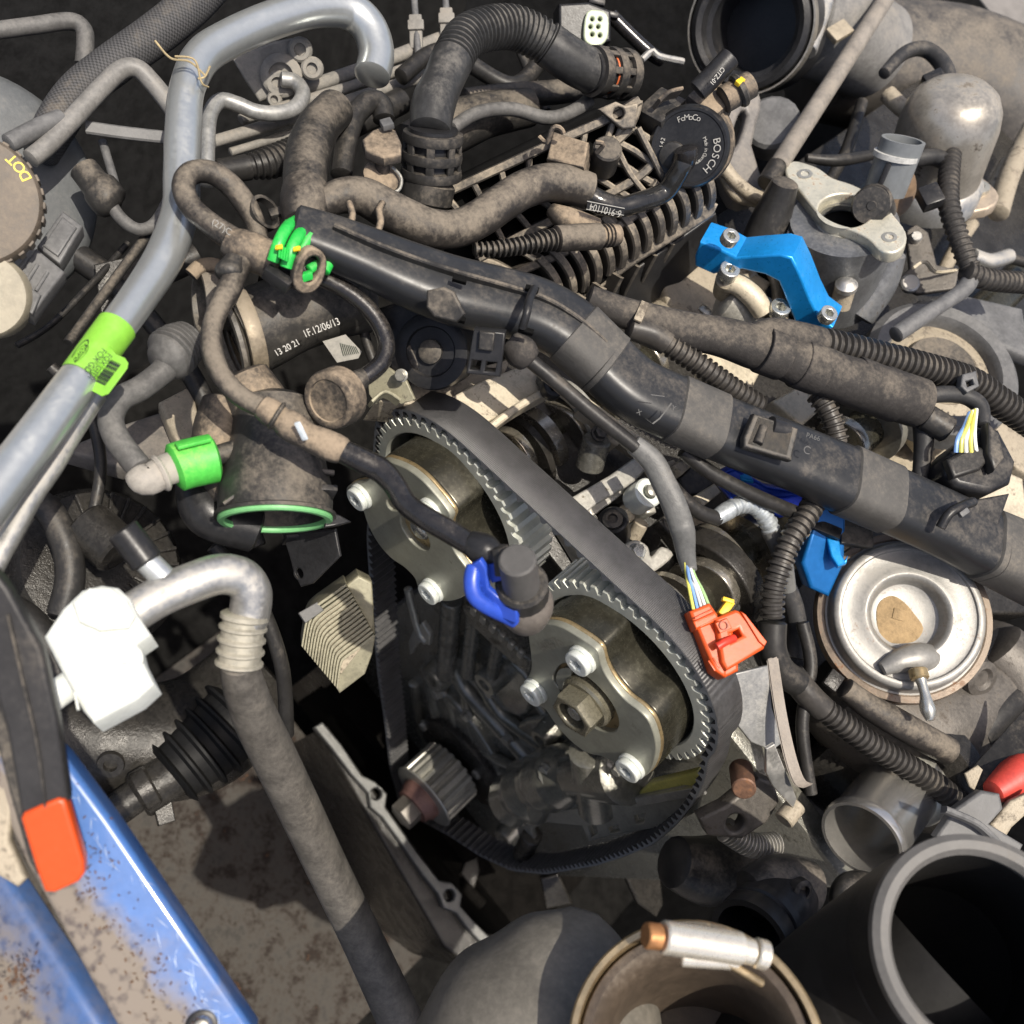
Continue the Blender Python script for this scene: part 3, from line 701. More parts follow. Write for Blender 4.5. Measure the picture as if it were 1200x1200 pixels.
# grey beam behind it
bm1 = plate('chassis_beam', [(70, 526), (150, 494), (238, 466), (252, 520), (225, 548), (140, 546)], P(150, 515, -160), N(.2, -.6, .8), 30, M('dusty_grey_beam', (.12, .11, .10), .8, dust=.6, bump=.4), None, bev=5, lab='dusty grey chassis beam behind the green banded hose', cat='beam')
plate('mounting_lug', [(186, 470), (225, 450), (240, 520), (215, 530), (200, 505)], P(215, 490, -130), N(.3, -.5, .8), 26, castd, None, bev=5, lab='tan dusty cast lug standing on the grey chassis beam', cat='mounting lug')

# alternator-like dark body with fins
al = T('alternator', 'dark round machine with cooling fins below the silver pipes', 'alternator', P(120, 690, -200))
AN = N(.55, -.3, .75); AP = P(120, 660, -140)
lathe('body', AP, AN, [(95, -90), (100, -20), (88, 0), (40, 6), (0, 6)], castdk, al, seg=48)
for i in range(13):
    a = 2 * math.pi * i / 26 - .8; x, y, n = basis(AN); k = K(AP); c = AP + (x * math.cos(a) + y * math.sin(a)) * 62 * k + n * (10 * k)
    box('fin', c, AN, x * math.cos(a) + y * math.sin(a), (48, 4, 14), castdk, al, bev=.8)
rod('body_nose', P(140, 648, -60), P(100, 612, -70), 30, castdk, al)
tube('coolant_hose', [(28, 580, -60), (58, 600, -60), (78, 640, -64), (82, 680, -70), (72, 720, -80)], 17, rub, None, lab='plain black hose curving down beside the finned alternator', cat='hose')
tube('coolant_hose', [(-10, 700, -80), (40, 730, -100), (70, 790, -120)], 16, rub, None, lab='black hose hidden low in the shade left of the white fitting', cat='hose')

# steering rack boot low down
bt = T('steering_rack', 'dark ribbed rubber boot with a metal collar deep in the shade', 'steering rack', P(210, 900, -560))
tube('boot', [(280, 840, -520, 52), (250, 868, -525, 50), (205, 905, -530, 44)], 48, M('boot_shade_black', (.009, .009, .009), .55, bump=.2, spec=.15), bt, rib=(18, 8, 0, 1), seg=30)  # near-black rubber: shade is put into the colour, collar darkened likewise
rod('collar', P(205, 905, -528), P(160, 935, -532), 28, castdk, bt); rod('sleeve', P(180, 918, -505), P(160, 930, -507), 25, castdk, bt); rod('tie_rod', P(170, 925, -530), P(110, 968, -540), 20, castdk, bt)
plate('foot', [(176, 930), (200, 930), (206, 962), (186, 968)], P(190, 950, -520), UP, 20, castdk, bt)
dif = T('differential', 'dark smooth casting deep below the white fitting', 'casting', P(140, 880, -600))
tube('housing', [(60, 850, -600, 60), (130, 870, -600, 66), (230, 860, -610, 70), (300, 800, -620, 60)], 60, castdk, dif, seg=28)
lathe('plug', P(130, 895, -500), N(.1, .1, .95), [(16, 0), (15, 5), (8, 5), (8, -3), (0, -3)], castdk, dif)

# louvred cream oil cooler
oc = T('oil_cooler', 'cream plate cooler of stacked fins between the hoses and the belt', 'oil cooler', P(400, 745, -260))
cream = M('stained_cream_metal', (.25, .235, .165), .5, metal=.2, var=.3, dust=.1, bump=.3, grime=.25)
for i in range(15):
    f = i / 14; A = [(353, 757), (359, 724), (368, 711), (384, 699), (405, 684)]; B = [(394, 806), (398, 777), (405, 768), (420, 757), (438, 743)]
    pl_ = [(a[0] + (b[0] - a[0]) * f, a[1] + (b[1] - a[1]) * f) for a, b in zip(A, B)]
    pl_ = [(q[0], q[1]) for q in crom([list(q) for q in pl_], n=3)]
    plate('fin', pl_ + [(x + 2.2, y + 2.6) for x, y in reversed(pl_)], P(395, 740, -250), N(.2, .1, .97), 60, cream, oc, bev=.7)
plate('end_plate', [(398, 778), (408, 768), (440, 746), (437, 765), (428, 790), (398, 813), (394, 806)], P(395, 740, -250), N(.3, .3, .9), 20, cream, oc, bev=2)
plate('core', [(362, 730), (405, 694), (434, 746), (400, 790), (372, 770)], P(395, 740, -256), N(.2, .1, .97), 50, castd, oc)
plate('top_tank', [(400, 690), (420, 674), (436, 682), (440, 744), (424, 738)], P(410, 715, -252), N(.2, .1, .97), 50, cream, oc, bev=3)
plate('small_bracket', [(350, 718), (372, 705), (380, 715), (358, 730)], P(362, 716, -240), UP, 6, greyp, oc)

# black metal bracket with a round hole
BN = N(-.3, .1, .85); BPp = P(362, 655, -60)
bk = T('steel_bracket', 'black painted steel bracket with one round hole under the thermostat housing', 'bracket', P(362, 655, -60))
plate('tab', [(330, 625), (392, 620), (398, 652), (366, 684), (352, 688), (344, 672), (338, 650)], BPp, BN, 5, plas, bk, holes=[circ(350, 672, BPp, BN, 6)], bev=2)
fin('flange', [(336, 628, -58), (394, 624, -58)], 30, 5, plas, bk)
# ================================================================ top left corner
bg_ = M('servo_paint', (.085, .09, .092), .5, var=.15, dust=.12, bump=.25)
sv = T('brake_servo', 'large round grey brake servo drum at the left edge', 'brake servo', P(-40, 230, -140))
SN = N(.75, .05, .82); SPp = P(-30, 215, -100)
lathe('drum', SPp, SN, [(140, -120), (142, -30), (138, -12), (128, -4), (110, 0), (60, 8), (0, 10)], bg_, sv, seg=64)
capm = M('brown_dusty_cap', (.10, .08, .06), .6, dust=.55, bump=.35)
cp = T('fluid_cap', 'round ribbed brown fluid cap with yellow DOT 4 letters', 'reservoir cap', P(-30, 245, 60))
CNn = N(.35, .05, .93); CPp = P(-36, 232, 70)
lathe('cap', CPp, CNn, [(76, -40), (78, -28), (78, -6), (74, -1), (66, 0), (0, 0)], capm, cp, seg=60)
for i in range(30):
    a = 2 * math.pi * i / 30; x, y, n = basis(CNn, RIGHT); k = K(CPp)
    box('grip', CPp + (x * math.cos(a) + y * math.sin(a)) * 78 * k - n * (6 * k), CNn, x * math.cos(a) + y * math.sin(a), (5, 8, 26), capm, cp, bev=1)
wrap_text('lettering', 'DOT 4', CPp, CNn, 68, 28, 66, 17, M('yellow_paint', (.75, .58, .02), .5, var=.15, bump=0), cp, flip=True)
rs = M('aged_reservoir_plastic', (.28, .25, .185), .5, var=.2, dust=.4, bump=.15)
lathe('reservoir_neck', P(-22, 345, 30), N(.2, .1, .95), [(50, -50), (52, -8), (48, 0), (0, 0)], rs, None, seg=40, lab='cream translucent reservoir neck under the brown cap', cat='fluid reservoir')
lc_ = T('sensor_plug', 'grey square electrical plug on the servo drum, upper one of two', 'connector', P(70, 275, 0))
GN = N(.3, -.3, .9)
plate('shell', [(73, 246), (97, 264), (70, 309), (43, 288)], P(70, 277, 10), GN, 26, greyp, lc_, bev=3); plate('cover', [(73, 253), (90, 266), (68, 300), (50, 287)], P(70, 277, 13), GN, 6, greyp, lc_, bev=2)
l2 = T('sensor_plug', 'grey long electrical plug below the square one beside the cream reservoir', 'connector', P(45, 330, 0))
plate('shell', [(42, 290), (76, 318), (50, 352), (38, 370), (22, 362), (26, 338), (14, 330)], P(45, 325, 14), GN, 26, greyp, l2, bev=3); plate('latch', [(34, 335), (48, 345), (38, 368), (26, 360)], P(38, 350, 18), GN, 8, greyp, l2, bev=2)
for i in range(3): fin('groove_rib', [(32 + i * 12, 300 + i * 9, 17), (18 + i * 12, 322 + i * 9, 17)], 6, 4, greyp, l2)

braid = M('braided_sleeve', (.03, .03, .031), .6, var=.2, dust=.3, bump=.4, weave=(44, 900, 1))
tube('braided_hose', [(250, -22, -60), (222, 8, -62), (180, 42, -66), (132, 76, -70), (92, 108, -74), (66, 145, -78), (48, 180, -80, 20)], 23, braid, None, seg=26, lab='woven black sleeved hose rising to the top edge', cat='hose')
tube('vacuum_hose', [(-20, 38, -120), (40, 30, -120), (82, 25, -122), (98, 34, -125), (100, 52, -130), (98, 75, -140)], 10, greyr, None, lab='dark grey hose hooking round in the top left corner', cat='hose')
tube('brake_pipe', [(36, 186, -30), (58, 168, -30), (90, 134, -28), (120, 102, -26), (142, 82, -24), (160, 80, -24), (176, 94, -28), (200, 124, -34), (215, 150, -40)], 11, M('grey_brake_pipe', (.17, .165, .155), .5, dust=.4, bump=.15), None, lab='grey pipe bent like a peak in front of the braided hose', cat='pipe')
tube('servo_hose', [(10, 168, -22), (45, 150, -24), (72, 139, -28)], 11, greyp, None, lab='short straight grey hose at the base of the braided hose', cat='hose')
fin('stay_bar', [(100, 148, -50), (150, 155, -52), (215, 162, -54)], 5, 15, greyp, None, n=TOCAM, lab='flat grey bar running behind the thick silver pipe', cat='bar')
fs_ = T('brake_line', 'dark line with a stepped round connector curving up behind the pipe', 'hose', P(150, 255, -70))
tube('connector', [(98, 198, -60, 17), (112, 216, -60, 18), (118, 222, -60, 22), (130, 238, -60, 21), (136, 243, -60, 12)], 18, plasd, fs_, seg=20)
tube('line', [(128, 236, -58), (142, 256, -60), (162, 269, -62), (182, 262, -64), (198, 235, -66)], 7.5, greyr, fs_)
rod('clamp_rod', P(80, 402, -60), P(178, 268, -80), 6, plasd, None, lab='thin black rod slanting below the silver pipe bend', cat='rod')
rod('clamp_rod', P(120, 165, -80), P(135, 215, -80), 5, greyp, None, lab='short grey rod dropping from the flat bar', cat='rod')

# thin silver pipe with s bend, valve block
tube('liquid_line', [(243, 215, -20), (243, 170, -20), (246, 135, -22), (258, 118, -24), (278, 122, -26), (300, 131, -28), (325, 133, -30), (346, 126, -32), (355, 110, -34), (346, 96, -36), (330, 93, -38)], 9, M('dull_grey_pipe', (.30, .30, .29), .45, metal=.5, dust=.3, bump=.1), None, lab='thin grey pipe with an s bend right of the thick silver pipe', cat='pipe')
vb = T('expansion_valve', 'dusty grey valve block with pipe fittings on the bulkhead', 'valve', P(320, 85, -60))
VN = N(.1, .3, .9); VP = P(315, 85, -50)
gm = M('dusty_grey_casting', (.20, .19, .17), .65, dust=.5, bump=.3)
plate('bracket', [(270, 66), (322, 48), (345, 44), (352, 60), (330, 70), (318, 92), (322, 112), (304, 120), (288, 96)], VP, VN, 24, gm, vb, bev=3)
for x, y, r in ((352, 58, 14), (366, 80, 13), (326, 98, 15), (322, 116, 9)): lathe('union', Q(x, y, VP, VN), VN, [(r, -14), (r, 6), (r * .8, 9), (r * .5, 9), (r * .45, 4), (0, 4)], gm, vb, seg=20)
lathe('collar', Q(330, 88, VP, VN), VN, [(24, -6), (24, 6), (20, 9), (14, 9), (14, 2), (0, 2)], gm, vb, seg=28)

for i, (a, b, r, lab) in enumerate([((250, 166), (530, 78), 7, 'lowest of the straight grey pipes along the bulkhead'), ((282, 140), (560, 52), 6, 'middle straight grey pipe along the bulkhead'), ((350, 106), (520, 44), 8, 'topmost straight grey pipe along the bulkhead'), ((270, 178), (470, 112), 5, 'thin grey pipe just below the three straight bulkhead pipes')]):
    tube('bulkhead_pipe', [(a[0], a[1], -60 - i * 6), ((a[0] + b[0]) / 2, (a[1] + b[1]) / 2 + 2, -62 - i * 6), (b[0], b[1], -66 - i * 6)], r, gm, None, lab=lab, cat='pipe', grp='straight pipes along the bulkhead')
tube('heater_pipe', [(255, 202, -34), (290, 196, -34), (318, 190, -34, 19), (345, 178, -36, 18), (375, 162, -38), (410, 148, -42), (470, 118, -50)], 15, rub, None, rib=(7, 2.5, .12, .42), lab='black heater pipe with a corrugated cuff below the grey pipes', cat='hose')
for x, y, nme in ((487, 22, 'left'), (523, 14, 'right')):
    w = T('wire_joint', 'grey inline wire connector hanging at the top, %s one of the pair' % nme, 'connector', P(x, y, -60))
    box('sleeve', P(x, y + 14, -56), TOCAM, P(x, y + 40, -60) - P(x, y, -60), (40, 15, 12), gm, w); tube('wire', [(x - 3, y - 40, -60), (x, y, -60), (x + 3, y + 40, -60), (x + 8, y + 78, -64)], 4, greyp, w, seg=10); box('clip', P(x, y + 6, -50), TOCAM, P(x, y + 40, -60) - P(x, y, -60), (12, 19, 6), gm, w)
tube('bulkhead_hose', [(398, 34, -50, 20), (425, 50, -50), (440, 72, -54), (436, 96, -60, 16)], 18, greyr, None, lab='grey hose stub under the hooked end of the silver pipe', cat='hose') if False else None
# ================================================================ hoses over the middle
# black thermostat / charge pipe with printed date, clamps and the opening at its left
TN = N(-.9, .15, .45)
cpipe = T('charge_pipe', 'dusty black charge pipe with a printed date and an open clamped mouth', 'pipe', P(330, 390, 60))
tube('pipe_body', [(280, 394, 28, 52), (305, 384, 32, 49), (345, 366, 38, 46), (395, 352, 40, 44), (430, 350, 40, 40)], 46, M('grimy_black_plastic', (.035, .033, .03), .38, var=.3, dust=.6, bump=.3), cpipe, seg=36, hollow=.85)
for x, y, r0, h in ((286, 391, 58, 30),):
    c = P(x, y, h); d = P(395, 352, 40) - P(262, 384, 30)
    lathe('clamp_band', c, d, [(r0 - 8, -9), (r0 - 1, -9), (r0, -7), (r0, 7), (r0 - 1, 9), (r0 - 8, 9)], M('dusty_clamp_band', (.30, .25, .18), .45, metal=.5, dust=.75, bump=.2), cpipe, seg=48)
wornr = M('worn_black_rim', (.10, .09, .075), .5, var=.6, dust=.5, bump=.4)
lathe('mouth_ring', P(274, 397, 28), P(395, 352, 40) - P(262, 384, 30), [(44, 4), (46, 2), (53, -1), (53, -6), (46, -7), (44, -2)], wornr, cpipe, seg=48)
rr = T('duct_ring', 'small worn black ring mouth left of the big printed charge pipe', 'pipe', P(236, 355, 10))
lathe('ring', P(238, 355, 14), N(-.95, .1, .5), [(34, -16), (38, -14), (40, 0), (38, 5), (33, 5), (31, 0), (31, -30), (0, -30)], wornr, rr, seg=44)
tube('dusty_lip', [(224, 322, 40), (236, 312, 44), (254, 312, 44), (266, 324, 40)], 9, plasdd, rr, seg=14)
PNn = N(.1, -.05, .95)
text('date_print', '1F.12/06/13', (357, 396), (399, 380), P(378, 390, 92), PNn, white, cpipe, sc=1.3)
text('code_print', '13 20 21', (324, 418), (351, 404), P(340, 410, 92), PNn, white, cpipe, sc=1.2)
lbl = M('barcode_sticker', (.26, .25, .22), .7, dust=.4, bump=.1)
st = plate('sticker', [(378, 400), (405, 392), (424, 412), (420, 420), (395, 425)], P(400, 408, 60), N(.2, .3, .9), 1.2, lbl, cpipe, bev=.3)
prints('barcode', [[(398 + i * 2.2, 402 + i * .5), (399 + i * 2.2, 402 + i * .5), (403 + i * 2.2, 417 - i * .4), (402 + i * 2.2, 417 - i * .4)] for i in range(9)], P(400, 408, 60), N(.2, .3, .9), ink, st)

# thermostat housing with green seal
th = T('thermostat_housing', 'black plastic housing with a green sealing ring in its open mouth', 'thermostat housing', P(320, 560, 20))
OP = P(323, 607, 40); ON = N(.05, 1, .22)
lathe('outlet', OP, ON, [(30, -150), (48, -140), (52, -100), (60, -60), (66, -34), (66, -6), (70, -4), (70, 0), (58, 0), (56, -14), (50, -44), (0, -44)], plasd, th, seg=56)
lathe('green_seal', OP, ON, [(57, -2), (57, 3), (59, 5), (64, 5), (66, 3), (66, -1)], M('green_seal', (.16, .42, .17), .4, var=.12, bump=.1), th, seg=56)
plate('flange', [(246, 640 - 18), (258, 610), (262, 598), (300, 592), (380, 594), (398, 600), (411, 610), (402, 614), (388, 616), (330, 626), (262, 628)], OP - ON * (8 * K(OP)), ON, 8, plas, th, bev=2) if False else None
plate('ear', [(385, 598), (400, 604), (412, 611), (398, 615), (380, 618)], OP + UP * .001, UP, 7, plas, th, bev=2)
tube('body', [(262, 470, 30, 24), (256, 510, 24, 30), (262, 548, 14, 30), (272, 582, 6, 24)], 34, plasdd, th, seg=30)
tube('side_shell', [(232, 560, -14, 26), (245, 600, -14, 30), (300, 622, -18, 26)], 28, plas, th, seg=24)
tube('neck', [(285, 440, 50, 30), (300, 470, 44, 36), (315, 500, 36, 40), (322, 525, 26, 42)], 44, plasdd, th, seg=30)
plate('web_panel', [(284, 515), (300, 496), (318, 500), (322, 530), (305, 556), (284, 566), (276, 545)], P(300, 530, 76), N(-.1, -.1, .95), 14, plas, th, bev=4)
fin('collar_rib', [(262, 590, 72), (288, 572, 78), (318, 556, 82), (345, 549, 82), (392, 553, 78)], 8, 6, plasd, th)
lathe('boss', P(337, 520, 84), N(-.1, -.5, .8), [(17, -12), (17, 0), (14, 3), (9, 3), (8, -4), (0, -4)], plasdd, th, seg=26)
tube('post', [(347, 548, 84), (347, 596, 60)], 10, plas, th, seg=16)
for x in (292, 378): rod('thin_rib', P(x, 566, 78), P(x, 596, 58), 2.2, plasd, th, seg=8)
box('wing', P(372, 580, 72), N(.1, .9, .4), P(395, 580, 70) - P(350, 580, 70), (42, 30, 8), plas, th)
box('wing', P(312, 582, 70), N(.1, .9, .4), P(335, 580, 70) - P(290, 580, 70), (40, 28, 8), plas, th)

# loop hose into the green clipped connector
lh = T('vent_hose', 'dusty black hose looped like a hairpin at the left of the green clip', 'hose', P(250, 235, 110))
tube('loop', [(304, 282, 96, 11), (299, 262, 100, 12), (288, 240, 104), (270, 217, 108), (247, 202, 112), (224, 203, 114), (215, 219, 116), (224, 242, 118), (246, 262, 120), (270, 279, 122, 15), (288, 291, 124, 16)], 13.5, rubdd, lh, seg=20)
text('hose_print', '(27)C', (248, 262), (270, 276), P(258, 268, 150), N(-.3, .5, .8), white, lh, sc=1.1)
rg = T('clip_ring', 'small black open clip ring beside the hairpin hose', 'clip', P(312, 250, 100))
lathe('ring', P(309, 250, 104), N(.6, -.2, .6), [(17, -5), (21, -5), (21, 5), (17, 5), (17, -5)], plasd, rg, seg=28); box('tail', P(326, 246, 104), N(.1, -.4, .9), P(340, 246, 100) - P(315, 248, 100), (22, 12, 10), plasd, rg)
qc = T('quick_connector', 'dusty black quick connector with a bright green locking clip', 'connector', P(330, 305, 130))
tube('body', [(266, 283, 122, 17), (282, 290, 124, 22), (300, 297, 126, 23), (312, 302, 127, 22), (316, 304, 127, 24), (324, 307, 128, 24), (327, 308, 128, 21)], 22, plasdd, qc, seg=26)
CN = N(.5, .35, .8)
tube('tip', [(326, 306, 126, 22), (360, 320, 130, 24), (372, 325, 132, 20)], 22, plas, qc, seg=26)
grn = M('green_clip', (.02, .42, .06), .4, var=.2, grime=.15, gcol=(.2, .2, .06), dust=.35, bump=.08)
for a, b in ((0, 0), (15, 7)):
    x0, y0 = 333 + a, 300 + b
    tube('green_bar', [(x0 - 13, y0 + 6, 158), (x0 - 6, y0 - 16, 168), (x0 + 4, y0 - 34, 164), (x0 + 16, y0 - 42, 150)], 7.5, grn, qc, seg=12, flat=.8)
tube('green_loop', [(352, 296, 158), (364, 276, 162), (378, 268, 158), (388, 280, 154), (388, 300, 150), (380, 318, 148)], 7, grn, qc, seg=12)
tube('green_strip', [(336, 262, 156), (352, 262, 154), (372, 268, 150)], 7, grn, qc, seg=12, flat=.7)
for x, y in ((326, 289), (347, 291)): box('yellow_mark', P(x, y, 178), N(-.3, -.2, .9), P(x + 5, y + 1, 178) - P(x, y, 178), (9, 6, 3), ylw, qc, bev=.8)
EP = P(364, 318, 160); EN = N(.55, .45, .6)
plate('end_frame', [(355, 298), (366, 290), (379, 296), (384, 310), (378, 332), (366, 344), (352, 344), (345, 334), (346, 316)], EP, EN, 12, plasdd, qc, holes=[[(360, 306), (370, 301), (376, 308), (372, 324), (364, 332), (356, 326)]], bev=3, smooth=3)
tube('latch_tongue', [(362, 316, 152), (372, 310, 152)], 6, grn, qc, seg=10); box('latch_tongue', P(361, 325, 156), EN, P(370, 322, 156) - P(360, 325, 156), (14, 10, 8), grn, qc)
for i in range(4): box('clip_rib', P(327 + i * 3, 294 + i * 1.5, 176 - i), N(-.3, -.2, .93), P(335, 270, 170) - P(328, 296, 170), (16, 1.6, 4), grn, qc, bev=.5)
box('dark_slot', P(322, 330, 148), N(-.3, .6, .7), P(340, 338, 146) - P(310, 322, 146), (34, 16, 14), plas, qc)

# branch hoses from the connector
bh = T('branch_hose', 'glossy black hose arching right of the connector down to a round cap', 'hose', P(430, 380, 100))
tube('hose', [(378, 326, 120), (402, 338, 122), (428, 358, 122), (446, 382, 120), (453, 406, 118), (446, 426, 116), (430, 440, 114), (416, 448, 112)], 10.5, rubg, bh, seg=20)
tube('fitting', [(428, 440, 114, 10), (420, 446, 113, 13), (408, 454, 112, 14), (398, 462, 110, 16)], 13, plasd, bh, seg=20)
CAPN = N(-.35, .3, .85)
lathe('round_cap', P(384, 470, 112), CAPN, [(36, -28), (36, -8), (34, -2), (30, 0), (26, 0), (25, -2), (0, -2)], plasdd, bh, seg=40)
fh = T('fuel_hose', 'long glossy black hose running down across the belt to the blue clip', 'hose', P(400, 500, 140))
tube('hose', [(288, 302, 126, 11), (276, 322, 130, 13), (268, 340, 132, 14), (256, 362, 134, 12.5), (248, 388, 136, 12), (250, 416, 138), (262, 444, 140), (284, 466, 142), (312, 480, 146), (334, 494, 150), (352, 504, 152, 14)], 12.5, rubdd, fh, seg=22)
tube('collar', [(276, 306, 128, 13), (270, 318, 130, 17), (268, 322, 131, 17), (267, 326, 131, 13)], 14, plasd, fh, seg=20)
tube('joint', [(306, 476, 146, 14), (318, 484, 147, 17), (330, 492, 149, 15), (336, 496, 150, 18), (350, 505, 152, 18), (360, 511, 154, 16), (380, 520, 156, 18), (398, 527, 158, 17), (404, 530, 159, 14)], 17, plasdd, fh, seg=22)
for x, y in ((322, 486), (345, 501)): rod('band', P(x, y, 150), P(x + 5, y + 3, 150), 18.5, plasd, fh)
box('pale_tag', P(352, 506, 176), N(-.3, .5, .8), P(358, 528, 170) - P(352, 506, 176), (24, 8, 4), M('pale_tag', (.5, .55, .58), .4, bump=0), fh)
tube('hose', [(398, 527, 158, 14), (425, 540, 162, 15), (446, 551, 166, 15), (462, 568, 172, 14), (476, 590, 180, 13.5), (497, 606, 190), (525, 622, 200), (548, 636, 208, 14), (560, 641, 212, 16)], 14, rubg, fh, seg=24, step=3)
tube('hose_end', [(548, 634, 208, 14), (558, 640, 211, 18), (572, 647, 216, 19), (582, 652, 220, 14), (600, 662, 222, 13)], 17, plas, fh, seg=22)
bc = T('hose_coupling', 'stubby grey capped coupling with a royal blue plastic clip', 'coupling', P(600, 690, 200))
cg = M('grey_cap', (.075, .072, .068), .6, var=.15, dust=.2, bump=.1)
rod('cap', P(613, 700, 205), P(606, 655, 262), 23, cg, bc, r2=22)
rod('collar', P(614, 704, 190), P(611, 683, 226), 31, plasd, bc)
tube('shoulder', [(617, 722, 170, 26), (615, 708, 190, 34), (612, 690, 206, 28)], 30, M('worn_grey_plastic', (.12, .105, .09), .55, dust=.5, bump=.15), bc, seg=26)
box('lug', P(582, 660, 236), N(-.4, .2, .85), P(586, 690, 230) - P(590, 650, 236), (34, 10, 24), plasd, bc)
blu = M('blue_clip', (.022, .065, .40), .35, var=.12, dust=.1, bump=.06)
BCN = N(-.3, .35, .8)
tube('blue_clip', [(556, 664, 216), (553, 680, 214), (556, 698, 210), (570, 710, 206), (590, 720, 200), (604, 727, 196)], 10, blu, bc, seg=12, flat=.8)
plate('clip_face', [(551, 662), (562, 656), (570, 668), (572, 690), (590, 706), (606, 716), (606, 732), (580, 722), (556, 708), (550, 690)], P(575, 695, 214), BCN, 9, blu, bc, bev=2.5)
for i in range(4): box('grip_rib', Q(556 + i * 2.5, 668 + i * 9, P(575, 695, 214), BCN) + BCN * .0006, BCN, camvec(1, -.3, 0), (9, 2, 3), blu, bc, bev=.5)
plate('clip_tab', [(566, 664), (584, 660), (590, 680), (576, 684)], P(575, 670, 220), BCN, 10, blu, bc, bev=2)

# dusty coolant hoses and the tee behind
ch = T('coolant_hose', 'thick tan dusty coolant hose waving over the ribbed manifold', 'hose', P(540, 270, 110))
tube('hose', [(372, 243, 118, 17), (398, 230, 122, 20), (425, 230, 124, 22), (450, 243, 124, 23), (478, 258, 122, 24), (505, 268, 120, 23), (535, 268, 118), (562, 256, 118), (588, 238, 118), (614, 222, 118), (642, 214, 118), (668, 217, 118), (690, 224, 118, 21)], 22, rubdd, ch, seg=26)
tube('riser', [(392, 128, 60, 23), (374, 148, 76, 24), (362, 175, 92, 26), (358, 205, 104, 26), (358, 232, 112, 26)], 25, rubd, ch, seg=26)
tube('tee', [(358, 222, 110, 27), (357, 240, 116, 29), (358, 262, 118, 25)], 27, rubdd, ch, seg=26)
tube('gloss_elbow', [(684, 226, 118, 14), (705, 238, 120, 14), (728, 242, 122), (746, 238, 126), mp(768, 224, 40), mp(781, 206, 46), mp(788, 190, 52), mp(790, 180, 50)], 12, M('gloss_nylon_pipe', (.018, .018, .018), .12, dust=.25, bump=.04), ch, seg=24, step=3)
lb2 = plate('pipe_label', [(689, 235), (732, 244), (731, 252), (687, 245)], P(708, 244, 146), N(0, .5, .85), 1, M('black_label', (.02, .02, .02), .4, bump=0), ch, bev=.3)
text('print', '6-9101104', (729, 247), (692, 238), P(708, 244, 146.8), N(0, .5, .85), white, lb2, sc=1.3)
prints('border', [[(688, 235), (732, 243.5), (732, 244.5), (688, 236)], [(687, 244.5), (731, 251.5), (731, 252.3), (687, 245.3)]], P(708, 244, 146.8), N(0, .5, .85), white, lb2)
hc = T('hose_clip', 'tan dusty open c shaped clip below the wavy coolant hose', 'clip', P(428, 265, 120))
tube('c_ring', [(409, 238, 146), (413, 252, 150), (411, 265, 150), (419, 276, 150), (430, 279, 150), (441, 273, 150), (446, 260, 150), (444, 247, 150), (448, 238, 146)], 4.5, plasdd, hc, seg=10)
# mushroom shaped breather
br = T('bleed_screw', 'dusty wing topped bleed screw standing on the coolant pipe', 'bleed screw', P(445, 200, 110))
WNn = N(.1, -.6, .8)
plate('wing_head', [(424, 163), (436, 152), (452, 146), (464, 152), (471, 168), (470, 180), (450, 184), (428, 176)], P(447, 166, 146), WNn, 14, plasdd, br, bev=3)
rod('stem', P(448, 180, 138), P(448, 204, 118), 9, plasdd, br); lathe('collar', P(448, 205, 122), UP, [(20, -16), (22, -2), (18, 2), (10, 3), (0, 3)], plasdd, br, seg=28)
tube('wire_clip', [(460, 196, 130), (470, 208, 130), (468, 222, 128), (458, 226, 126)], 2, steeld, br, seg=8); box('grey_tab', P(453, 142, 152), N(0, -.5, .85), P(460, 142, 150) - P(450, 142, 150), (14, 14, 8), greyp, br)
tube('breather_hose', [(400, 205, 40), (405, 170, 40), (415, 138, 40), (432, 120, 40), (446, 122, 38), (450, 140, 36)], 13, rub, None, lab='matt black hose arching behind the wing topped bleed screw', cat='hose')

# convoluted hose on top and its two quick couplers
tv = T('breather_pipe', 'black hose with a corrugated bend over the top of the manifold', 'hose', P(560, 80, 120))
tube('convoluted', [(504, 152, 130, 24), (508, 122, 134, 26), (518, 98, 136, 24), (530, 70, 136), (545, 45, 134), (570, 34, 130), (600, 32, 126), (630, 44, 122), (656, 62, 118), (678, 76, 114, 25), (696, 84, 112, 25)], 25, M('greyish_hose', (.032, .032, .032), .42, dust=.45, dcol=(.2, .185, .16), bump=.2), tv, rib=(7.5, 3.2, .30, .80), seg=30)
def coupler(name, lab, a, b, r):
    root = T(name, lab, 'pipe coupler', a); A, B = V(a), V(b); d = B - A; k = K(A); L = d.length / k
    lathe('inner', A, d, [(r * .8, 0), (r * .8, L), (0, L)], plas, root, seg=36); M_ = plasd
    for f in (0.02, .36, .72):
        lathe('ring', A + d * f, d, [(r * .8, 0), (r * 1.0, 1), (r * 1.03, L * .1), (r * 1.0, L * .2), (r * .8, L * .21)], M_, root, seg=40)
    x, y, n = basis(d)
    for i in range(8):
        a_ = 2 * math.pi * i / 8; c = A + d * .45 + (x * math.cos(a_) + y * math.sin(a_)) * (r * .97 * k)
        box('bridge', c, x * math.cos(a_) + y * math.sin(a_), d, (L * .7, r * .28, 4), M_, root, bev=1)
    return root
coupler('quick_coupler', 'dusty black ringed coupler standing on the manifold under the convoluted hose', P(505, 210, 90), P(508, 150, 134), 35)
rod('socket', P(498, 238, 72), P(504, 210, 92), 31, plasd, bpy.data.objects['quick_coupler'])
c2 = coupler('quick_coupler', 'clean black slotted coupler at the right end of the convoluted hose', P(736, 88, 104), P(690, 83, 116), 28)
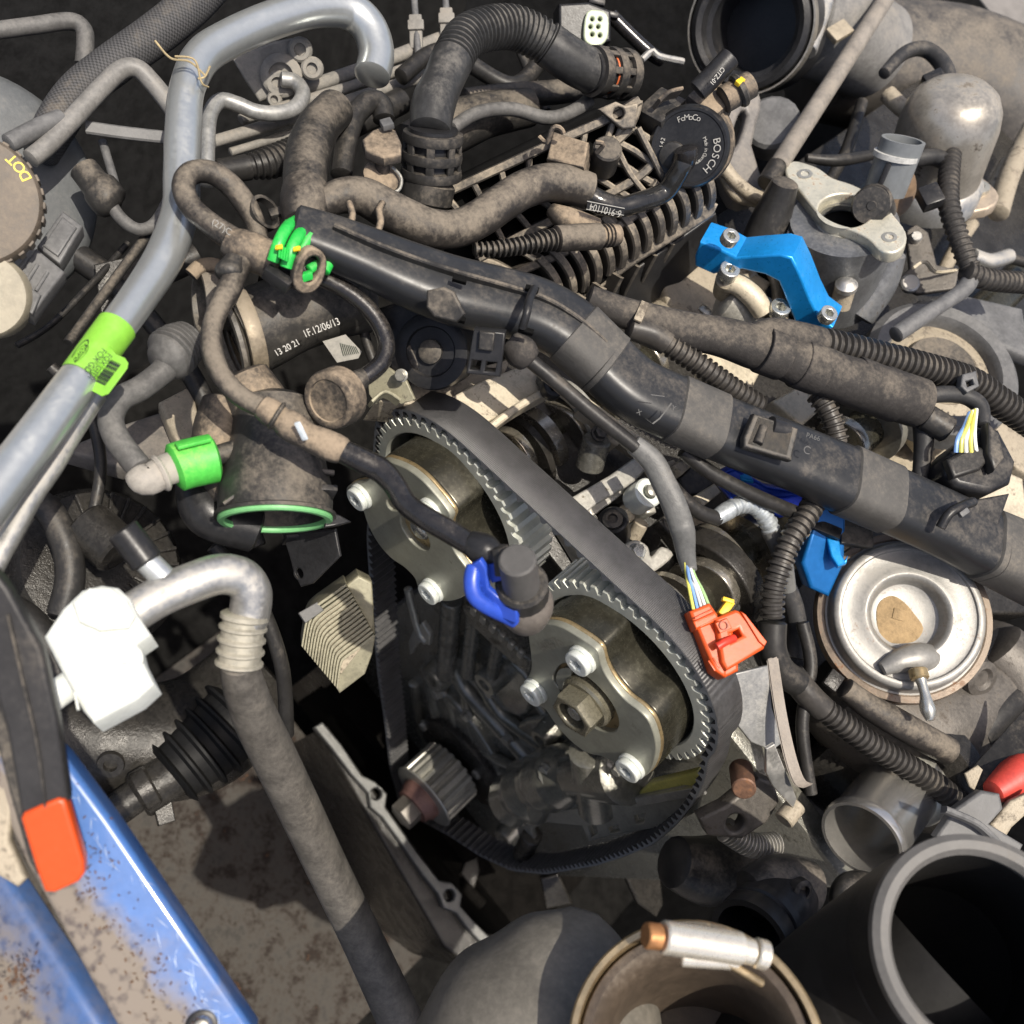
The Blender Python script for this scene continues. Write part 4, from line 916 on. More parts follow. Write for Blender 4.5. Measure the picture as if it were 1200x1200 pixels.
lathe('orange_seal', P(716, 86, 111), P(690, 83, 116) - P(736, 88, 104), [(22, -8), (24, 0), (22, 8)], M('orange_seal', (.5, .12, .04), .5, bump=0), c2)
# grey hoses under it
tube('coolant_branch', [(530, 150, 70), (560, 132, 70), (600, 128, 70), (640, 138, 70), (668, 132, 70), (690, 118, 70)], 8, greyr, None, lab='slim grey hose winding under the convoluted hose', cat='hose')
tube('coolant_branch', [(480, 175, 20, 30), (530, 150, 20, 30), (570, 135, 20, 26), (620, 126, 20, 22)], 24, rubd, None, lab='fat dull black hose lying behind the dusty ringed coupler', cat='hose')
tube('coolant_branch', [(545, 118, 10), (590, 112, 10), (650, 108, 5), (700, 100, 0)], 14, rubd, None, lab='black hose in the shade under the corrugated bend', cat='hose')
tube('bulkhead_hose', [(470, 90, -30), (520, 60, -30), (600, 100, -20), (640, 60, -30)], 10, rub, None, lab='thin black hose far behind the convoluted hose', cat='hose')
# small ribbed hose
rh = T('vacuum_connector', 'ribbed black vacuum hose with a grey sleeve lying on the manifold ribs', 'hose', P(640, 285, 110))
tube('ribbed', [(556, 292, 112, 8), (580, 292, 114, 10), (610, 288, 116, 11), (640, 282, 118, 13), (658, 280, 118, 14)], 12, rubd, rh, rib=(6.8, 4, 0, 1), seg=22)
tube('sleeve', [(652, 280, 118), (675, 278, 119), (702, 277, 120)], 15.5, rubdd, rh, seg=22)
tube('tip', [(698, 277, 120, 13), (712, 276, 120, 14), (724, 275, 120, 12)], 13, plasdd, rh, rib=(5, 2.5, 0, .7), seg=22)
tube('elbow', [(645, 245, 100, 8), (660, 255, 104, 14), (680, 262, 106, 14), (700, 268, 108, 12)], 13, plasdd, rh, seg=20)

# dark modules between the charge pipe and the belt
vm = T('water_pump', 'black round module with a flat rim behind the two pin plug', 'pump', P(500, 410, 40))
VMN = N(-.1, .1, .96); VMP = P(505, 412, 60)
lathe('drum', VMP, VMN, [(44, -60), (46, -8), (44, 0), (38, 2), (30, 2), (28, -2), (0, -2)], plas, vm, seg=48)
lathe('hub', VMP, VMN, [(14, -2), (14, 5), (10, 7), (0, 7)], plasd, vm, seg=24)
plate('side_arm', [(440, 362), (478, 350), (500, 372), (478, 400), (455, 410), (436, 392)], P(468, 380, 44), N(-.2, .2, .95), 22, plas, vm, bev=4)
plate('side_arm', [(452, 412), (480, 404), (498, 440), (480, 452), (460, 446)], P(475, 430, 34), N(-.2, .3, .93), 22, plasd, vm, bev=4)
for x, y in ((446, 380), (470, 440)): bolt(x, y, P(x, y, 48), VMN, 8, vm, 'hex', steeld)
cbk = T('cream_bracket', 'pale stained sheet bracket beside the top of the belt', 'bracket', P(450, 450, 10))
plate('sheet', [(430, 440), (452, 428), (476, 446), (486, 468), (470, 474), (452, 462), (440, 474), (432, 462)], P(455, 450, 20), N(-.2, .2, .95), 6, cream, cbk, bev=1.5)
fin('fold', [(436, 470, 30), (452, 458, 34), (470, 468, 32)], 16, 4, cream, cbk)
tube('wire_run', [(470, 300, 60), (430, 330, 40), (425, 380, 30), (440, 430, 20)], 6, rub, None, lab='thin black wire dropping behind the glossy branch hose', cat='cable')
tube('wire_run', [(130, 330, -120), (180, 380, -130), (240, 470, -140), (300, 640, -180)], 12, rub, None, lab='black hose lying deep behind the lime banded coupling', cat='hose')
tube('wire_run', [(90, 300, -160), (150, 330, -160), (230, 300, -150)], 16, rub, None, lab='dull black pipe in the shade under the silver pipe bend', cat='hose')
# ================================================================ ribbed inlet manifold
mn = T('intake_manifold', 'black plastic intake manifold with a lattice of dusty ribs', 'intake manifold', P(690, 240, 60))
ribm = M('dusty_rib', (.05, .045, .04), .5, var=.25, dust=.86, dcol=(.36, .305, .23), bump=.2)
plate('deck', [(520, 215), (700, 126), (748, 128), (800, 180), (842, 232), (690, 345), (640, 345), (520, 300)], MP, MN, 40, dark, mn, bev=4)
# long ribs, then cross ribs between them
longs = [[(520, 226), (585, 196), (650, 166), (716, 136), (745, 118)], [(545, 262), (590, 238), (640, 212), (700, 180), (735, 150)], [(560, 300), (620, 268), (690, 236), (745, 205), (772, 176)], [(600, 318), (660, 292), (720, 262), (775, 226), (800, 205)]]
for l in longs: fin('long_rib', [mp(x, y, 28) for x, y in l], 28, 10, ribm, mn, n=MN)
def lerp(l, f):
    i = min(int(f * (len(l) - 1)), len(l) - 2); t = f * (len(l) - 1) - i; return (l[i][0] * (1 - t) + l[i + 1][0] * t, l[i][1] * (1 - t) + l[i + 1][1] * t)
for A, B, nn_ in ((longs[0], longs[1], 8), (longs[1], longs[2], 8), (longs[2], longs[3], 8)):
    for i in range(nn_ + 1):
        f = i / nn_; a = lerp(A, f); b = lerp(B, f); m_ = ((a[0] + b[0]) / 2 + 2, (a[1] + b[1]) / 2 - 1)
        fin('cross_rib', [mp(*a, 26), mp(*m_, 26), mp(*b, 26)], 26, 7.5, ribm, mn, n=MN)
# curved ribs falling to the flange
FL0, FL1 = (648, 366), (838, 242)
for i in range(13):
    f = (i + .5) / 13; bx, by = FL0[0] + (FL1[0] - FL0[0]) * f, FL0[1] + (FL1[1] - FL0[1]) * f
    fin('curved_rib', [mp(bx - 26, by - 62, 30), mp(bx - 13, by - 48, 30), mp(bx - 4, by - 33, 27), mp(bx + 1, by - 16, 18), mp(bx + 1, by - 1, 6)], 44, 10.5, ribm, mn, n=(MN + camvec(.55, .35, 0) * .6).normalized())
plate('flange', [(630, 372), (650, 356), (745, 292), (832, 236), (842, 240), (836, 254), (752, 306), (672, 362), (650, 376)], mp(740, 300, 2), N(.1, .45, .85), 12, ribm, mn, bev=3)
for i in range(6):
    x, y = 690 + i * 20, 352 - i * 13
    fin('skirt_rib', [P(x, y, 40), P(x - 14, y + 26, 0), P(x - 20, y + 40, -40)], 24, 5, ribm, mn, n=N(.4, .4, .7))
plate('lower_wall', [(650, 378), (760, 306), (840, 250), (846, 290), (800, 330), (720, 388), (670, 400)], P(750, 330, -10), N(.5, .6, .5), 20, plas, mn, bev=3)
EARP = mp(725, 137, 40)
plate('mount_ear', [(701, 128), (722, 119), (733, 124), (748, 120), (745, 150), (730, 152), (724, 148)], EARP, MN, 14, ribm, mn, holes=[circ(725, 133, EARP, MN, 6.5)], bev=2.5)
rod('sensor_boss', mp(702, 196, 20), mp(704, 172, 52), 17, plasd, mn)
fin('raised_rail', [mp(712, 160, 30), mp(732, 200, 30), mp(752, 226, 30)], 26, 7, ribm, mn, n=MN)
fin('raised_rail', [mp(742, 150, 34), mp(762, 190, 34), mp(775, 215, 30)], 26, 7, ribm, mn, n=MN)
# map sensor
ms = T('pressure_sensor', 'tan dusty square sensor with an open plug socket on the manifold', 'sensor', mp(663, 185, 20))
SPn = N(-.1, -.15, .95); SPP = mp(662, 178, 64)
plate('body', [(648, 153), (690, 166), (684, 196), (640, 186)], SPP, SPn, 34, plasdd, ms, bev=3)
plate('socket', [(638, 190), (682, 198), (678, 208), (636, 206)], SPP - SPn * .004, SPn, 34, plasdd, ms, holes=[[(643, 194), (672, 199), (671, 205), (642, 203)]], bev=1.5)
for x in (650, 658, 665): rod('pin', Q(x, 200, SPP, SPn) - SPn * .006, Q(x + 1, 206, SPP, SPn) - SPn * .004, 1.6, steeld, ms, seg=6)
tube('wire_latch', [mp(626, 160, 60), mp(634, 166, 66), mp(640, 150, 70), mp(648, 150, 70), mp(652, 156, 68)], 3, plasdd, ms, seg=8); tube('wire_latch', [mp(688, 166, 66), mp(697, 168, 66), mp(690, 178, 60)], 3, plasdd, ms, seg=8)
# purge valve
pv = T('purge_valve', 'round black purge valve with maker lettering and a central nipple', 'valve', P(800, 170, 100))
VN2 = N(-.25, .45, .86); VP2 = mp(797, 172, 44)
lathe('disc', VP2, VN2, [(46, -30), (47, -4), (44, 0), (41, 0), (40, -1), (0, -1)], plas, pv, seg=56)
lathe('dusty_body', VP2 - VN2 * .014, VN2, [(48, -30), (50, 0), (48, 8), (40, 10)], plasdd, pv, seg=56)
lathe('nipple_seat', Q(788, 182, VP2, VN2), VN2, [(16, -2), (15, 4), (10, 6), (0, 6)], plasd, pv, seg=28)
tube('nipple', [mp(790, 188, 46), mp(791, 180, 54), mp(790, 174, 56)], 14, rubg, pv, seg=20)
wrap_text('maker_print', 'FoMoCo', VP2, VN2, 33, 115, 75, 9, white, pv)
wrap_text('maker_print', 'BOSCH', VP2, VN2, 32, 15, -45, 12, white, pv); wrap_text('small_print', 'Made in Germany', VP2, VN2, 20, 30, -60, 6, white, pv)
wrap_text('small_print', '0280 142', VP2, VN2, 32, 215, 165, 7, white, pv)
box('mount_block', mp(770, 122, 22), N(-.2, -.4, .88), P(790, 118, 120) - P(760, 130, 120), (44, 40, 40), plasd, pv, bev=3)
box('valve_head', mp(828, 112, 30), N(.1, -.3, .92), P(850, 95, 120) - P(810, 122, 120), (50, 44, 40), plasdd, pv, bev=6)
tube('outlet', [mp(838, 118, 36), mp(856, 108, 34), mp(870, 100, 32)], 16, plasdd, pv, seg=18); rod('outlet_collar', mp(852, 110, 36), mp(860, 105, 36), 20, plasd, pv)
tube('plug', [mp(806, 108, 48), mp(826, 88, 48), mp(843, 70, 46)], 13, plas, pv, seg=14, flat=.7); text('plug_print', 'CITZ-01', (846, 78), (832, 96), mp(838, 88, 64), N(.2, 0, .95), white, pv)
box('yellow_pin', mp(853, 96, 52), N(.1, -.3, .9), P(860, 92, 150) - P(850, 98, 150), (12, 7, 6), ylw, pv, bev=1)
fin('latch_frame', [mp(764, 118, 44), mp(775, 108, 46), mp(790, 104, 46)], 16, 5, plasdd, pv)
tube('relay_hose', [(798, 96, 120), (830, 70, 116), (852, 58, 112)], 16, rubg, None, lab='glossy black hose end pointing up beside the purge valve', cat='hose') if False else None
# white multi-plug at the top
wp = T('multi_plug', 'black block with a pale green seven pin socket at the top edge', 'connector', P(690, 30, 40))
WPN = N(.1, .15, .97); WPP = P(698, 32, 64)
plate('black_shell', [(655, 4), (690, 2), (716, 12), (716, 48), (690, 54), (655, 40)], WPP - WPN * .004, WPN, 40, plas, wp, bev=3)
wm = M('pale_socket', (.42, .47, .34), .4, var=.1, bump=.05)
plate('pale_socket', [(688, 14), (704, 12), (713, 20), (712, 44), (702, 54), (690, 52), (684, 42)], WPP, WPN, 10, wm, wp, holes=[circ(x, y, WPP, WPN, 2.2, 10) for x, y in ((694, 22), (703, 22), (692, 31), (701, 31), (694, 40), (703, 41))], bev=2, smooth=3)
for i, (x, y) in enumerate(((700, 1), (716, 16))): box('latch', P(x, y, 62), WPN, P(x + 10, y + 3, 60) - P(x, y, 60), (20, 7, 12), plas, wp)
tube('lead', [(716, 18, 40), (740, 42, 36), (762, 62, 34), (775, 70, 30)], 8, rubg, wp, seg=14)
tube('lead_clip', [(752, 70, 40), (764, 60, 44), (772, 66, 44), (800, 72, 40)], 4, alud, wp, seg=8)
# ================================================================ wiring: trunk, looms, cables
trunkm = M('satin_trunk_plastic', (.022, .023, .025), .34, var=.12, dust=.22, bump=.06, rv=.08)
tr = T('wiring_harness', 'long black plastic wiring trunk crossing the engine with grey taped bands', 'cable trunk', P(720, 440, 150))
TRP = [(345, 268, 150, 30), (385, 282, 150, 33), (430, 300, 150, 36), (480, 322, 150, 40), (530, 340, 150, 42), (580, 352, 150, 42), (630, 366, 150, 42), (672, 390, 150, 42), (708, 424, 150, 43), (745, 456, 150, 43), (790, 478, 150, 43), (840, 500, 150, 43), (890, 520, 150, 43), (940, 540, 150, 43), (990, 562, 150, 45), (1050, 588, 150, 44), (1110, 615, 150, 44), (1160, 640, 150, 46), (1230, 672, 150, 50)]
TRP = [(x, y, h, r * (.93 if i < 8 else .88)) for i, (x, y, h, r) in enumerate(TRP)]
tube('duct_body', TRP, 42, trunkm, tr, seg=36, step=5, flat=.72, sq=.62)
def on_trunk(i0, i1, grow, m, nm, f0=0, f1=1):
    a = [TRP[i] for i in range(i0, i1 + 1)]; c = crom([list(p) for p in a], n=6); c = c[int(len(c) * f0):max(int(len(c) * f1), int(len(c) * f0) + 2)]
    return tube(nm, [(p[0], p[1], p[2], p[3] + grow) for p in c], 42, m, tr, seg=36, flat=.74, caps=True, sq=.62)
tpg = M('dark_grey_tape', (.06, .057, .052), .7, var=.2, dust=.3, bump=.35)
on_trunk(7, 8, 1.6, tpg, 'tape_band', .1, 1); on_trunk(8, 9, 1.8, tpg, 'tape_band', .0, .35)
on_trunk(10, 11, 1.8, tpg, 'tape_band', 0, 1); on_trunk(14, 15, 2, tpg, 'tape_band', .1, .95); on_trunk(16, 17, 2.5, tpg, 'tape_band', .85, 1); on_trunk(17, 18, 2.5, tpg, 'tape_band')
TN2 = N(.12, -.2, .95)
# ridge along the left half, rectangular slots, strap
fin('ridge', [(392, 262, 176), (440, 283, 180), (490, 302, 182), (540, 318, 184), (590, 332, 184), (640, 348, 182), (680, 372, 180), (712, 400, 178)], 10, 6, plasd, tr)
def slot(x, y, w, h, a=0): 
    p = P(x, y, 192); q = P(x + 10, y + 4, 192) - p
    return box('slot', p, TN2, q, (w, h, 8), dark, tr, bev=.8)
slot(539, 326, 17, 6); slot(538, 372, 16, 6); slot(624, 337, 16, 6); slot(617, 386, 18, 6)
tube('strap', [(626, 338, 196), (620, 352, 204), (617, 368, 204), (612, 384, 192)], 5, plas, tr, seg=10)
plate('recess_panel', [(500, 340), (520, 336), (532, 342), (545, 368), (535, 378), (508, 372), (499, 360)], P(518, 356, 196), N(-.05, .1, .97), 10, plasd, tr, bev=3)
# windowed clip on the right half
WP2 = P(905, 510, 196); WN2 = N(.1, -.05, .97)
plate('clip_frame', [(884, 484), (936, 502), (928, 540), (872, 524), (872, 512)], WP2, WN2, 14, plasd, tr, holes=[[(890, 492), (926, 504), (920, 530), (880, 518)]], bev=3)
tube('clip_roller', [(902, 500, 190), (920, 506, 190)], 13, plas, tr, seg=16); rod('clip_pin', P(888, 520, 192), P(894, 500, 194), 6, plasd, tr)
tr2 = M('mould_mark', (.045, .045, .045), .5, bump=0)
text('mould_mark', 'PA66', (944, 512), (960, 517), P(950, 515, 193), WN2, tr2, tr); text('mould_mark', 'C', (940, 530), (948, 533), P(945, 532, 193), WN2, tr2, tr)
text('mould_mark', 'X', (745, 484), (750, 487), P(748, 486, 195), WN2, tr2, tr); text('mould_mark', 'Y', (786, 480), (791, 482), P(788, 481, 195), WN2, tr2, tr)
pr = [(762, 462), (778, 464), (786, 472), (780, 480), (772, 490), (764, 496), (756, 490)]
prints('mould_outline', [[pr[i], pr[i + 1], (pr[i + 1][0] + 1.2, pr[i + 1][1] + 1.2), (pr[i][0] + 1.2, pr[i][1] + 1.2)] for i in range(6)], P(770, 478, 195), WN2, tr2, tr)
tube('open_clip', [(1102, 618, 190), (1112, 602, 200), (1126, 594, 204), (1140, 588, 200)], 6, plas, tr, seg=10); plate('clip_tongue', [(1118, 612), (1140, 586), (1184, 578), (1170, 618), (1146, 626)], P(1150, 602, 180), N(.2, -.1, .95), 10, plas, tr, bev=3)
box('pale_peg', P(1131, 600, 210), N(.1, -.1, .95), P(1140, 594, 208) - P(1128, 604, 208), (14, 7, 6), greyp, tr, bev=1.5)
# connector block hanging under the trunk
cb_ = T('wiring_plug', 'small black two pin plug hanging below the wiring trunk', 'connector', P(568, 410, 150))
CBN = N(-.05, .3, .94); CBP = P(568, 412, 172)
plate('shell', [(555, 386), (592, 390), (586, 442), (546, 438)], CBP, CBN, 26, plas, cb_, holes=[[(553, 422), (564, 423), (562, 434), (551, 433)], [(570, 424), (582, 425), (580, 436), (568, 435)]], bev=2)
plate('latch', [(562, 388), (580, 390), (577, 412), (560, 410)], CBP + CBN * .003, CBN, 8, plasd, cb_, bev=2)
tube('loom_boot', [(597, 400, 150, 14), (610, 412, 150, 20), (620, 422, 148, 16)], 18, tape, None, lab='short black taped loom end beside the two pin plug', cat='wire loom')
# thick sleeved cable into the grey loom with coloured wires
cl = T('sensor_cable', 'black sleeved cable turning into a grey taped loom towards the orange plug', 'cable', P(740, 500, 140))
tube('sleeve', [(618, 420, 150), (650, 446, 150), (690, 480, 148), (720, 504, 146), (745, 524, 144)], 9, rub, cl, seg=18)
gt = M('grey_loom_tape', (.10, .10, .095), .5, var=.25, dust=.15, bump=.5)
tube('taped_loom', [(742, 520, 144, 12), (764, 540, 142, 14), (778, 566, 138, 14), (790, 592, 134, 14), (800, 622, 126, 13), (804, 650, 140, 11), (808, 668, 150, 9)], 13, gt, cl, seg=16, wob=.12, flat=.7)
wcols = [M('wire_' + n_, c_, .4, bump=0, var=.05) for n_, c_ in (('yellow', (.62, .58, .12)), ('blue', (.18, .32, .6)), ('grey', (.5, .5, .48)), ('white', (.7, .7, .66)), ('green', (.3, .45, .2)))]
for i in range(5):
    dx = i * 2.4 - 5; tube('wire', [(806 + dx * .6, 660, 148), (810 + dx, 676, 154 + (i % 2) * 4), (816 + dx * 1.6, 692, 158), (822 + dx * 1.9, 714 - i, 158)], 2.1, wcols[i], cl, seg=8)
# orange connector
oc_ = T('orange_connector', 'bright orange electrical plug with a red latch beside the belt', 'connector', P(850, 750, 80))
orm = M('orange_plastic', (.56, .075, .010), .42, var=.15, grime=.12, gcol=(.15, .04, .02), dust=.06, bump=.06); redm = M('red_latch', (.6, .04, .02), .4, bump=0)
ON2 = N(.1, -.2, .95); OPP = P(850, 750, 165)
plate('boot', [(808, 716), (832, 706), (842, 720), (838, 730), (816, 738)], OPP + ON2 * .001, ON2, 26, orm, oc_, bev=4)
plate('waist', [(816, 734), (842, 722), (860, 740), (856, 772), (850, 794), (838, 786), (826, 758)], OPP, ON2, 30, orm, oc_, bev=4)
plate('hood', [(838, 724), (862, 714), (868, 716), (898, 752), (896, 760), (852, 786), (846, 776)], OPP + ON2 * .003, ON2, 26, orm, oc_, holes=[[(856, 742), (866, 737), (870, 745), (858, 751)]], bev=4)
plate('tail', [(836, 770), (850, 762), (866, 778), (866, 786), (850, 794)], OPP - ON2 * .001, ON2, 24, orm, oc_, bev=4)
plate('neck_band', [(812, 728), (838, 716), (842, 724), (816, 737)], OPP + ON2 * .0025, ON2, 20, orm, oc_, bev=2)
for i in range(4): box('grip_rib', Q(834 + i * 5.5, 774 - i * 3 + 6, OPP, ON2) + ON2 * .0004, ON2, P(860, 800, 165) - P(848, 780, 165), (14, 2.2, 4), orm, oc_, bev=.6)
for i in range(3): box('seal_ring', Q(823 + i * 3, 720 + i * 5, OPP, ON2) + ON2 * .0026, ON2, P(840, 712, 165) - P(815, 724, 165), (26, 1.6, 3), orm, oc_, bev=.5)
plate('side_step', [(868, 716), (874, 720), (899, 752), (896, 757), (890, 752)], OPP + ON2 * .0042, ON2, 6, orm, oc_, bev=1)
tube('red_latch', [(840, 758, 172), (850, 752, 174), (860, 748, 172)], 5, redm, oc_, seg=10)
plate('emblem_pad', [(838, 730), (852, 724), (858, 736), (844, 742)], OPP + ON2 * .0045, ON2, 4, orm, oc_, bev=1)
lathe('emblem', Q(848, 733, OPP + ON2 * .005, ON2), ON2, [(5.5, 0), (5.5, .8), (4.2, .8), (4.2, 0)], M('dark_orange', (.28, .05, .015), .5, bump=0), oc_, seg=18)
box('yellow_latch', P(852, 712, 165), ON2, P(858, 704, 116) - P(850, 716, 116), (22, 10, 12), ylw, oc_, bev=1.5); box('yellow_tip', P(854, 703, 168), ON2, P(860, 706, 116) - P(850, 702, 116), (14, 5, 8), ylw, oc_, bev=1)
# second black cable and the silver convoluted tail
c3 = T('glow_cable', 'black cable ending in a short silver corrugated tube over the cams', 'cable', P(830, 590, 90))
tube('cable', [(768, 540, 110), (780, 560, 108), (798, 582, 104), (820, 600, 98), (842, 608, 94)], 9, rub, c3, seg=16)
tube('silver_tube', [(838, 608, 94, 9), (850, 600, 96), (866, 592, 98), (882, 592, 96), (894, 602, 92), (902, 616, 86), (906, 632, 78, 10)], 11, M('soft_silver_tube', (.42, .45, .46), .42, metal=.5, dust=.2, bump=.15), c3, rib=(9, 1.6, .2, 1), seg=20)
tube('sheath', [(902, 620, 84), (912, 640, 74), (918, 660, 60), (922, 690, 40)], 11, gt, c3, seg=16)
tube('power_cable', [(800, 528, 118), (830, 552, 116), (870, 574, 114), (905, 590, 110), (940, 604, 100)], 9, rub, None, lab='plain black cable passing under the trunk near the blue bars', cat='cable')

# looms above the trunk at the right
tl = T('taped_loom', 'thick cloth taped loom lying parallel above the wiring trunk', 'wire loom', P(950, 420, 150))
tube('loom', [(690, 350, 120, 16), (730, 366, 126, 18), (770, 378, 132, 20), (810, 388, 140, 22), (850, 396, 146, 23), (900, 412, 152, 26), (950, 430, 156, 28), (1000, 448, 158, 29), (1045, 462, 158, 29), (1076, 472, 158, 28)], 24, tape, tl, seg=24, wob=.05)
for x, y, r in ((905, 414, 28), (948, 430, 29.5), (1010, 451, 30.5), (1040, 461, 30.5)):
    rod('tape_turn', P(x - 13, y - 5, 155), P(x + 13, y + 5, 156), r, tape, tl, ch=.03)
box('tie', P(752, 364, 150), N(.1, -.3, .9), P(760, 352, 146) - P(750, 376, 146), (30, 10, 4), castd, tl, bev=1)
lo2 = T('corrugated_loom', 'black corrugated conduit leaving the taped loom with a pale clip', 'conduit', P(1030, 410, 160))
tube('tape_start', [(880, 396, 154, 17), (905, 392, 160, 20), (935, 398, 162, 21), (960, 402, 162, 19)], 20, tape, lo2, seg=20)
conm = M('conduit_plastic', (.04, .037, .034), .38, var=.2, dust=.35, bump=.1)
tube('conduit', [(952, 400, 162, 18), (990, 407, 164), (1030, 417, 166), (1070, 427, 168), (1110, 438, 168), (1140, 449, 166), (1170, 470, 162), (1215, 500, 156)], 18, conm, lo2, rib=(8.6, 3.6, 0, 1), seg=24)
PKp = P(1137, 446, 196); plate('pale_clip', [(1128, 438), (1144, 434), (1148, 452), (1134, 460), (1126, 452)], PKp, N(.1, -.2, .95), 12, greyp, lo2, holes=[[(1132, 446), (1140, 444), (1142, 450), (1134, 453)]], bev=2)
tube('corrugated_branch', [(738, 384, 130, 14), (765, 392, 132, 16), (790, 408, 132, 14), (815, 424, 130), (840, 442, 128), (865, 460, 124), (890, 476, 120)], 14, conm, None, rib=(8, 3, .25, 1), seg=22, lab='black corrugated branch dipping under the trunk from its upper side', cat='conduit')
tube('corrugated_branch', [(958, 462, 130), (968, 478, 132), (976, 496, 130), (982, 520, 124)], 14, conm, None, rib=(8, 3, 0, 1), seg=22, lab='short corrugated branch between the taped loom and the trunk', cat='conduit')
tube('corrugated_branch', [(958, 582, 120), (944, 606, 116), (926, 634, 108), (914, 664, 98), (906, 694, 86), (905, 722, 74)], 14.5, conm, None, rib=(9, 3.2, 0, 1), seg=22, lab='black corrugated conduit falling below the trunk beside the canister', cat='conduit')
# black plug with bare wires at right
bq = T('black_plug', 'chunky black rubber plug with yellow and white wires at the right', 'connector', P(1150, 540, 150))
BQN = N(.1, -.2, .95); BQP = P(1150, 540, 186)
plate('shell', [(1106, 540), (1120, 522), (1150, 500), (1172, 502), (1192, 540), (1186, 566), (1160, 578), (1122, 570), (1108, 556)], BQP, BQN, 50, plas, bq, bev=8)
plate('face', [(1110, 538), (1142, 520), (1166, 530), (1150, 550), (1118, 560)], BQP + BQN * .004, BQN, 14, rub, bq, bev=4)
plate('cable_boot', [(1158, 494), (1172, 508), (1178, 536), (1166, 552), (1158, 530)], BQP + BQN * .008, BQN, 18, plasd, bq, bev=4)
tube('lead', [(1076, 468, 160, 9), (1100, 462, 170), (1130, 464, 178), (1148, 476, 184), (1152, 498, 186, 8)], 10, tapeb, bq, seg=14)
for i, w in enumerate((1, 0, 3, 0, 3)):
    tube('wire', [(1136 + i * 2, 484 - i, 186), (1130 + i * 3, 500, 194 + 3 * (i % 2)), (1122 + i * 5, 514, 196), (1120 + i * 6, 530, 190)], 2.6, wcols[w], bq, seg=8)
tube('loom_tail', [(1078, 484, 150, 12), (1082, 500, 146, 12), (1082, 525, 140, 11), (1078, 560, 128, 9)], 12, tapeb, bq, seg=14)
rod('round_plug', P(1084, 488, 160), P(1112, 505, 168), 16, plasd, bq)
# spiral wrapped vertical loom
vw = M('spiral_tape', (.04, .037, .034), .5, var=.3, dust=.45, bump=.5)
vl = T('spiral_loom', 'spiral taped loom running down past the shiny dome and branching right', 'wire loom', P(1115, 220, 150))
tube('upper', [(1036, 86, 90, 7), (1060, 62, 96, 8), (1085, 58, 104, 9), (1106, 78, 116, 10), (1112, 110, 128), (1116, 150, 138), (1116, 180, 144)], 11, tapeb, vl, seg=16)
tube('spiral', [(1116, 176, 144, 11), (1112, 205, 148), (1112, 240, 150), (1122, 275, 150), (1134, 308, 148), (1142, 326, 146)], 12.5, vw, vl, rib=(8, 1.8, 0, 1), seg=18)
tube('right_branch', [(1132, 318, 148), (1160, 328, 148), (1210, 332, 146)], 13, vw, vl, rib=(8, 1.8, 0, 1), seg=18)
tube('left_branch', [(1142, 318, 146, 11), (1130, 338, 140, 10), (1108, 354, 132, 9), (1080, 372, 122), (1050, 392, 112)], 10, greyp, vl, seg=14)
for x, y in ((1098, 92), (1092, 226)): box('loom_clip', P(x, y, 160), N(-.1, -.2, .95), P(x + 8, y, 160) - P(x, y, 160), (24, 26, 18), plas, vl, bev=2)
tube('loom_tie', [(945, 185, 70, 5), (980, 188, 80, 7), (1020, 182, 90, 6), (1034, 178, 100, 4)], 6, rub, None, lab='flat black lead reaching left from the grey two pin plug', cat='cable')
tube('loom_twig', [(1072, 186, 120), (1095, 184, 134), (1116, 194, 146)], 10, tapeb, vl, seg=14)
# ================================================================ open cylinder head with the camshafts
hd = T('cylinder_head', 'open cast cylinder head with oily wells behind the belt', 'cylinder head', bw(250, -300, 0))
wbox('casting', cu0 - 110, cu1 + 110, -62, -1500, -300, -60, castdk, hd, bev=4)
def hp(x, y, h=-30): return P(x, y, h)
def rail_(name, out, h, th, m, **kw): return plate(name, out, P(out[0][0], out[0][1], h), UP, th, m, hd, bev=3, **kw)
rail_('gasket_face', [(520, 470), (560, 448), (622, 424), (640, 432), (652, 446), (600, 478), (566, 498)], 20, 60, cast)
rail_('gasket_face', [(440, 470), (470, 450), (520, 440), (560, 430), (600, 420), (590, 440), (540, 466), (500, 476)], -10, 60, castd)
rail_('cross_rail', [(664, 586), (716, 556), (752, 530), (768, 540), (742, 566), (700, 590), (680, 606)], 10, 70, mach)
rail_('side_rail', [(672, 604), (690, 594), (712, 640), (760, 702), (752, 716), (706, 660)], 4, 60, mach)
for lab_, out in (('bolt_eye', [(728, 655), (733, 638), (746, 632), (760, 640), (764, 652), (776, 640), (790, 650), (770, 668), (758, 670), (742, 668)]),):
    p_ = P(746, 648, 16); plate(lab_, out, p_, UP, 30, mach, hd, holes=[circ(746, 647, p_, UP, 7)], bev=3, smooth=3); bolt(746, 647, p_, UP, 11, hd, 'hex', steel)
p_ = P(760, 577, 30); lathe('ring_eye', p_, UP, [(18, -30), (18, 0), (16, 2), (9, 2), (8, -8), (0, -8)], zinc, hd, seg=28); bolt(764, 575, p_, UP, 8, hd, 'dome', steeld)
rail_('wall', [(688, 596), (736, 562), (760, 560), (770, 600), (758, 602), (748, 575), (735, 575), (694, 606)], -6, 60, mach)
rod('injector', P(724, 634, -40), P(718, 608, 5), 18, plas, hd); lathe('injector_top', P(718, 609, 8), N(-.1, -.3, .9), [(12, -4), (12, 3), (8, 5), (6, 5), (5, 1), (0, 1)], plasd, hd, seg=24)
rod('brass_stub', P(742, 630, -20), P(752, 612, 0), 9, castd, hd); rod('brass_stub', P(738, 608, -14), P(730, 596, -4), 7, cast, hd)
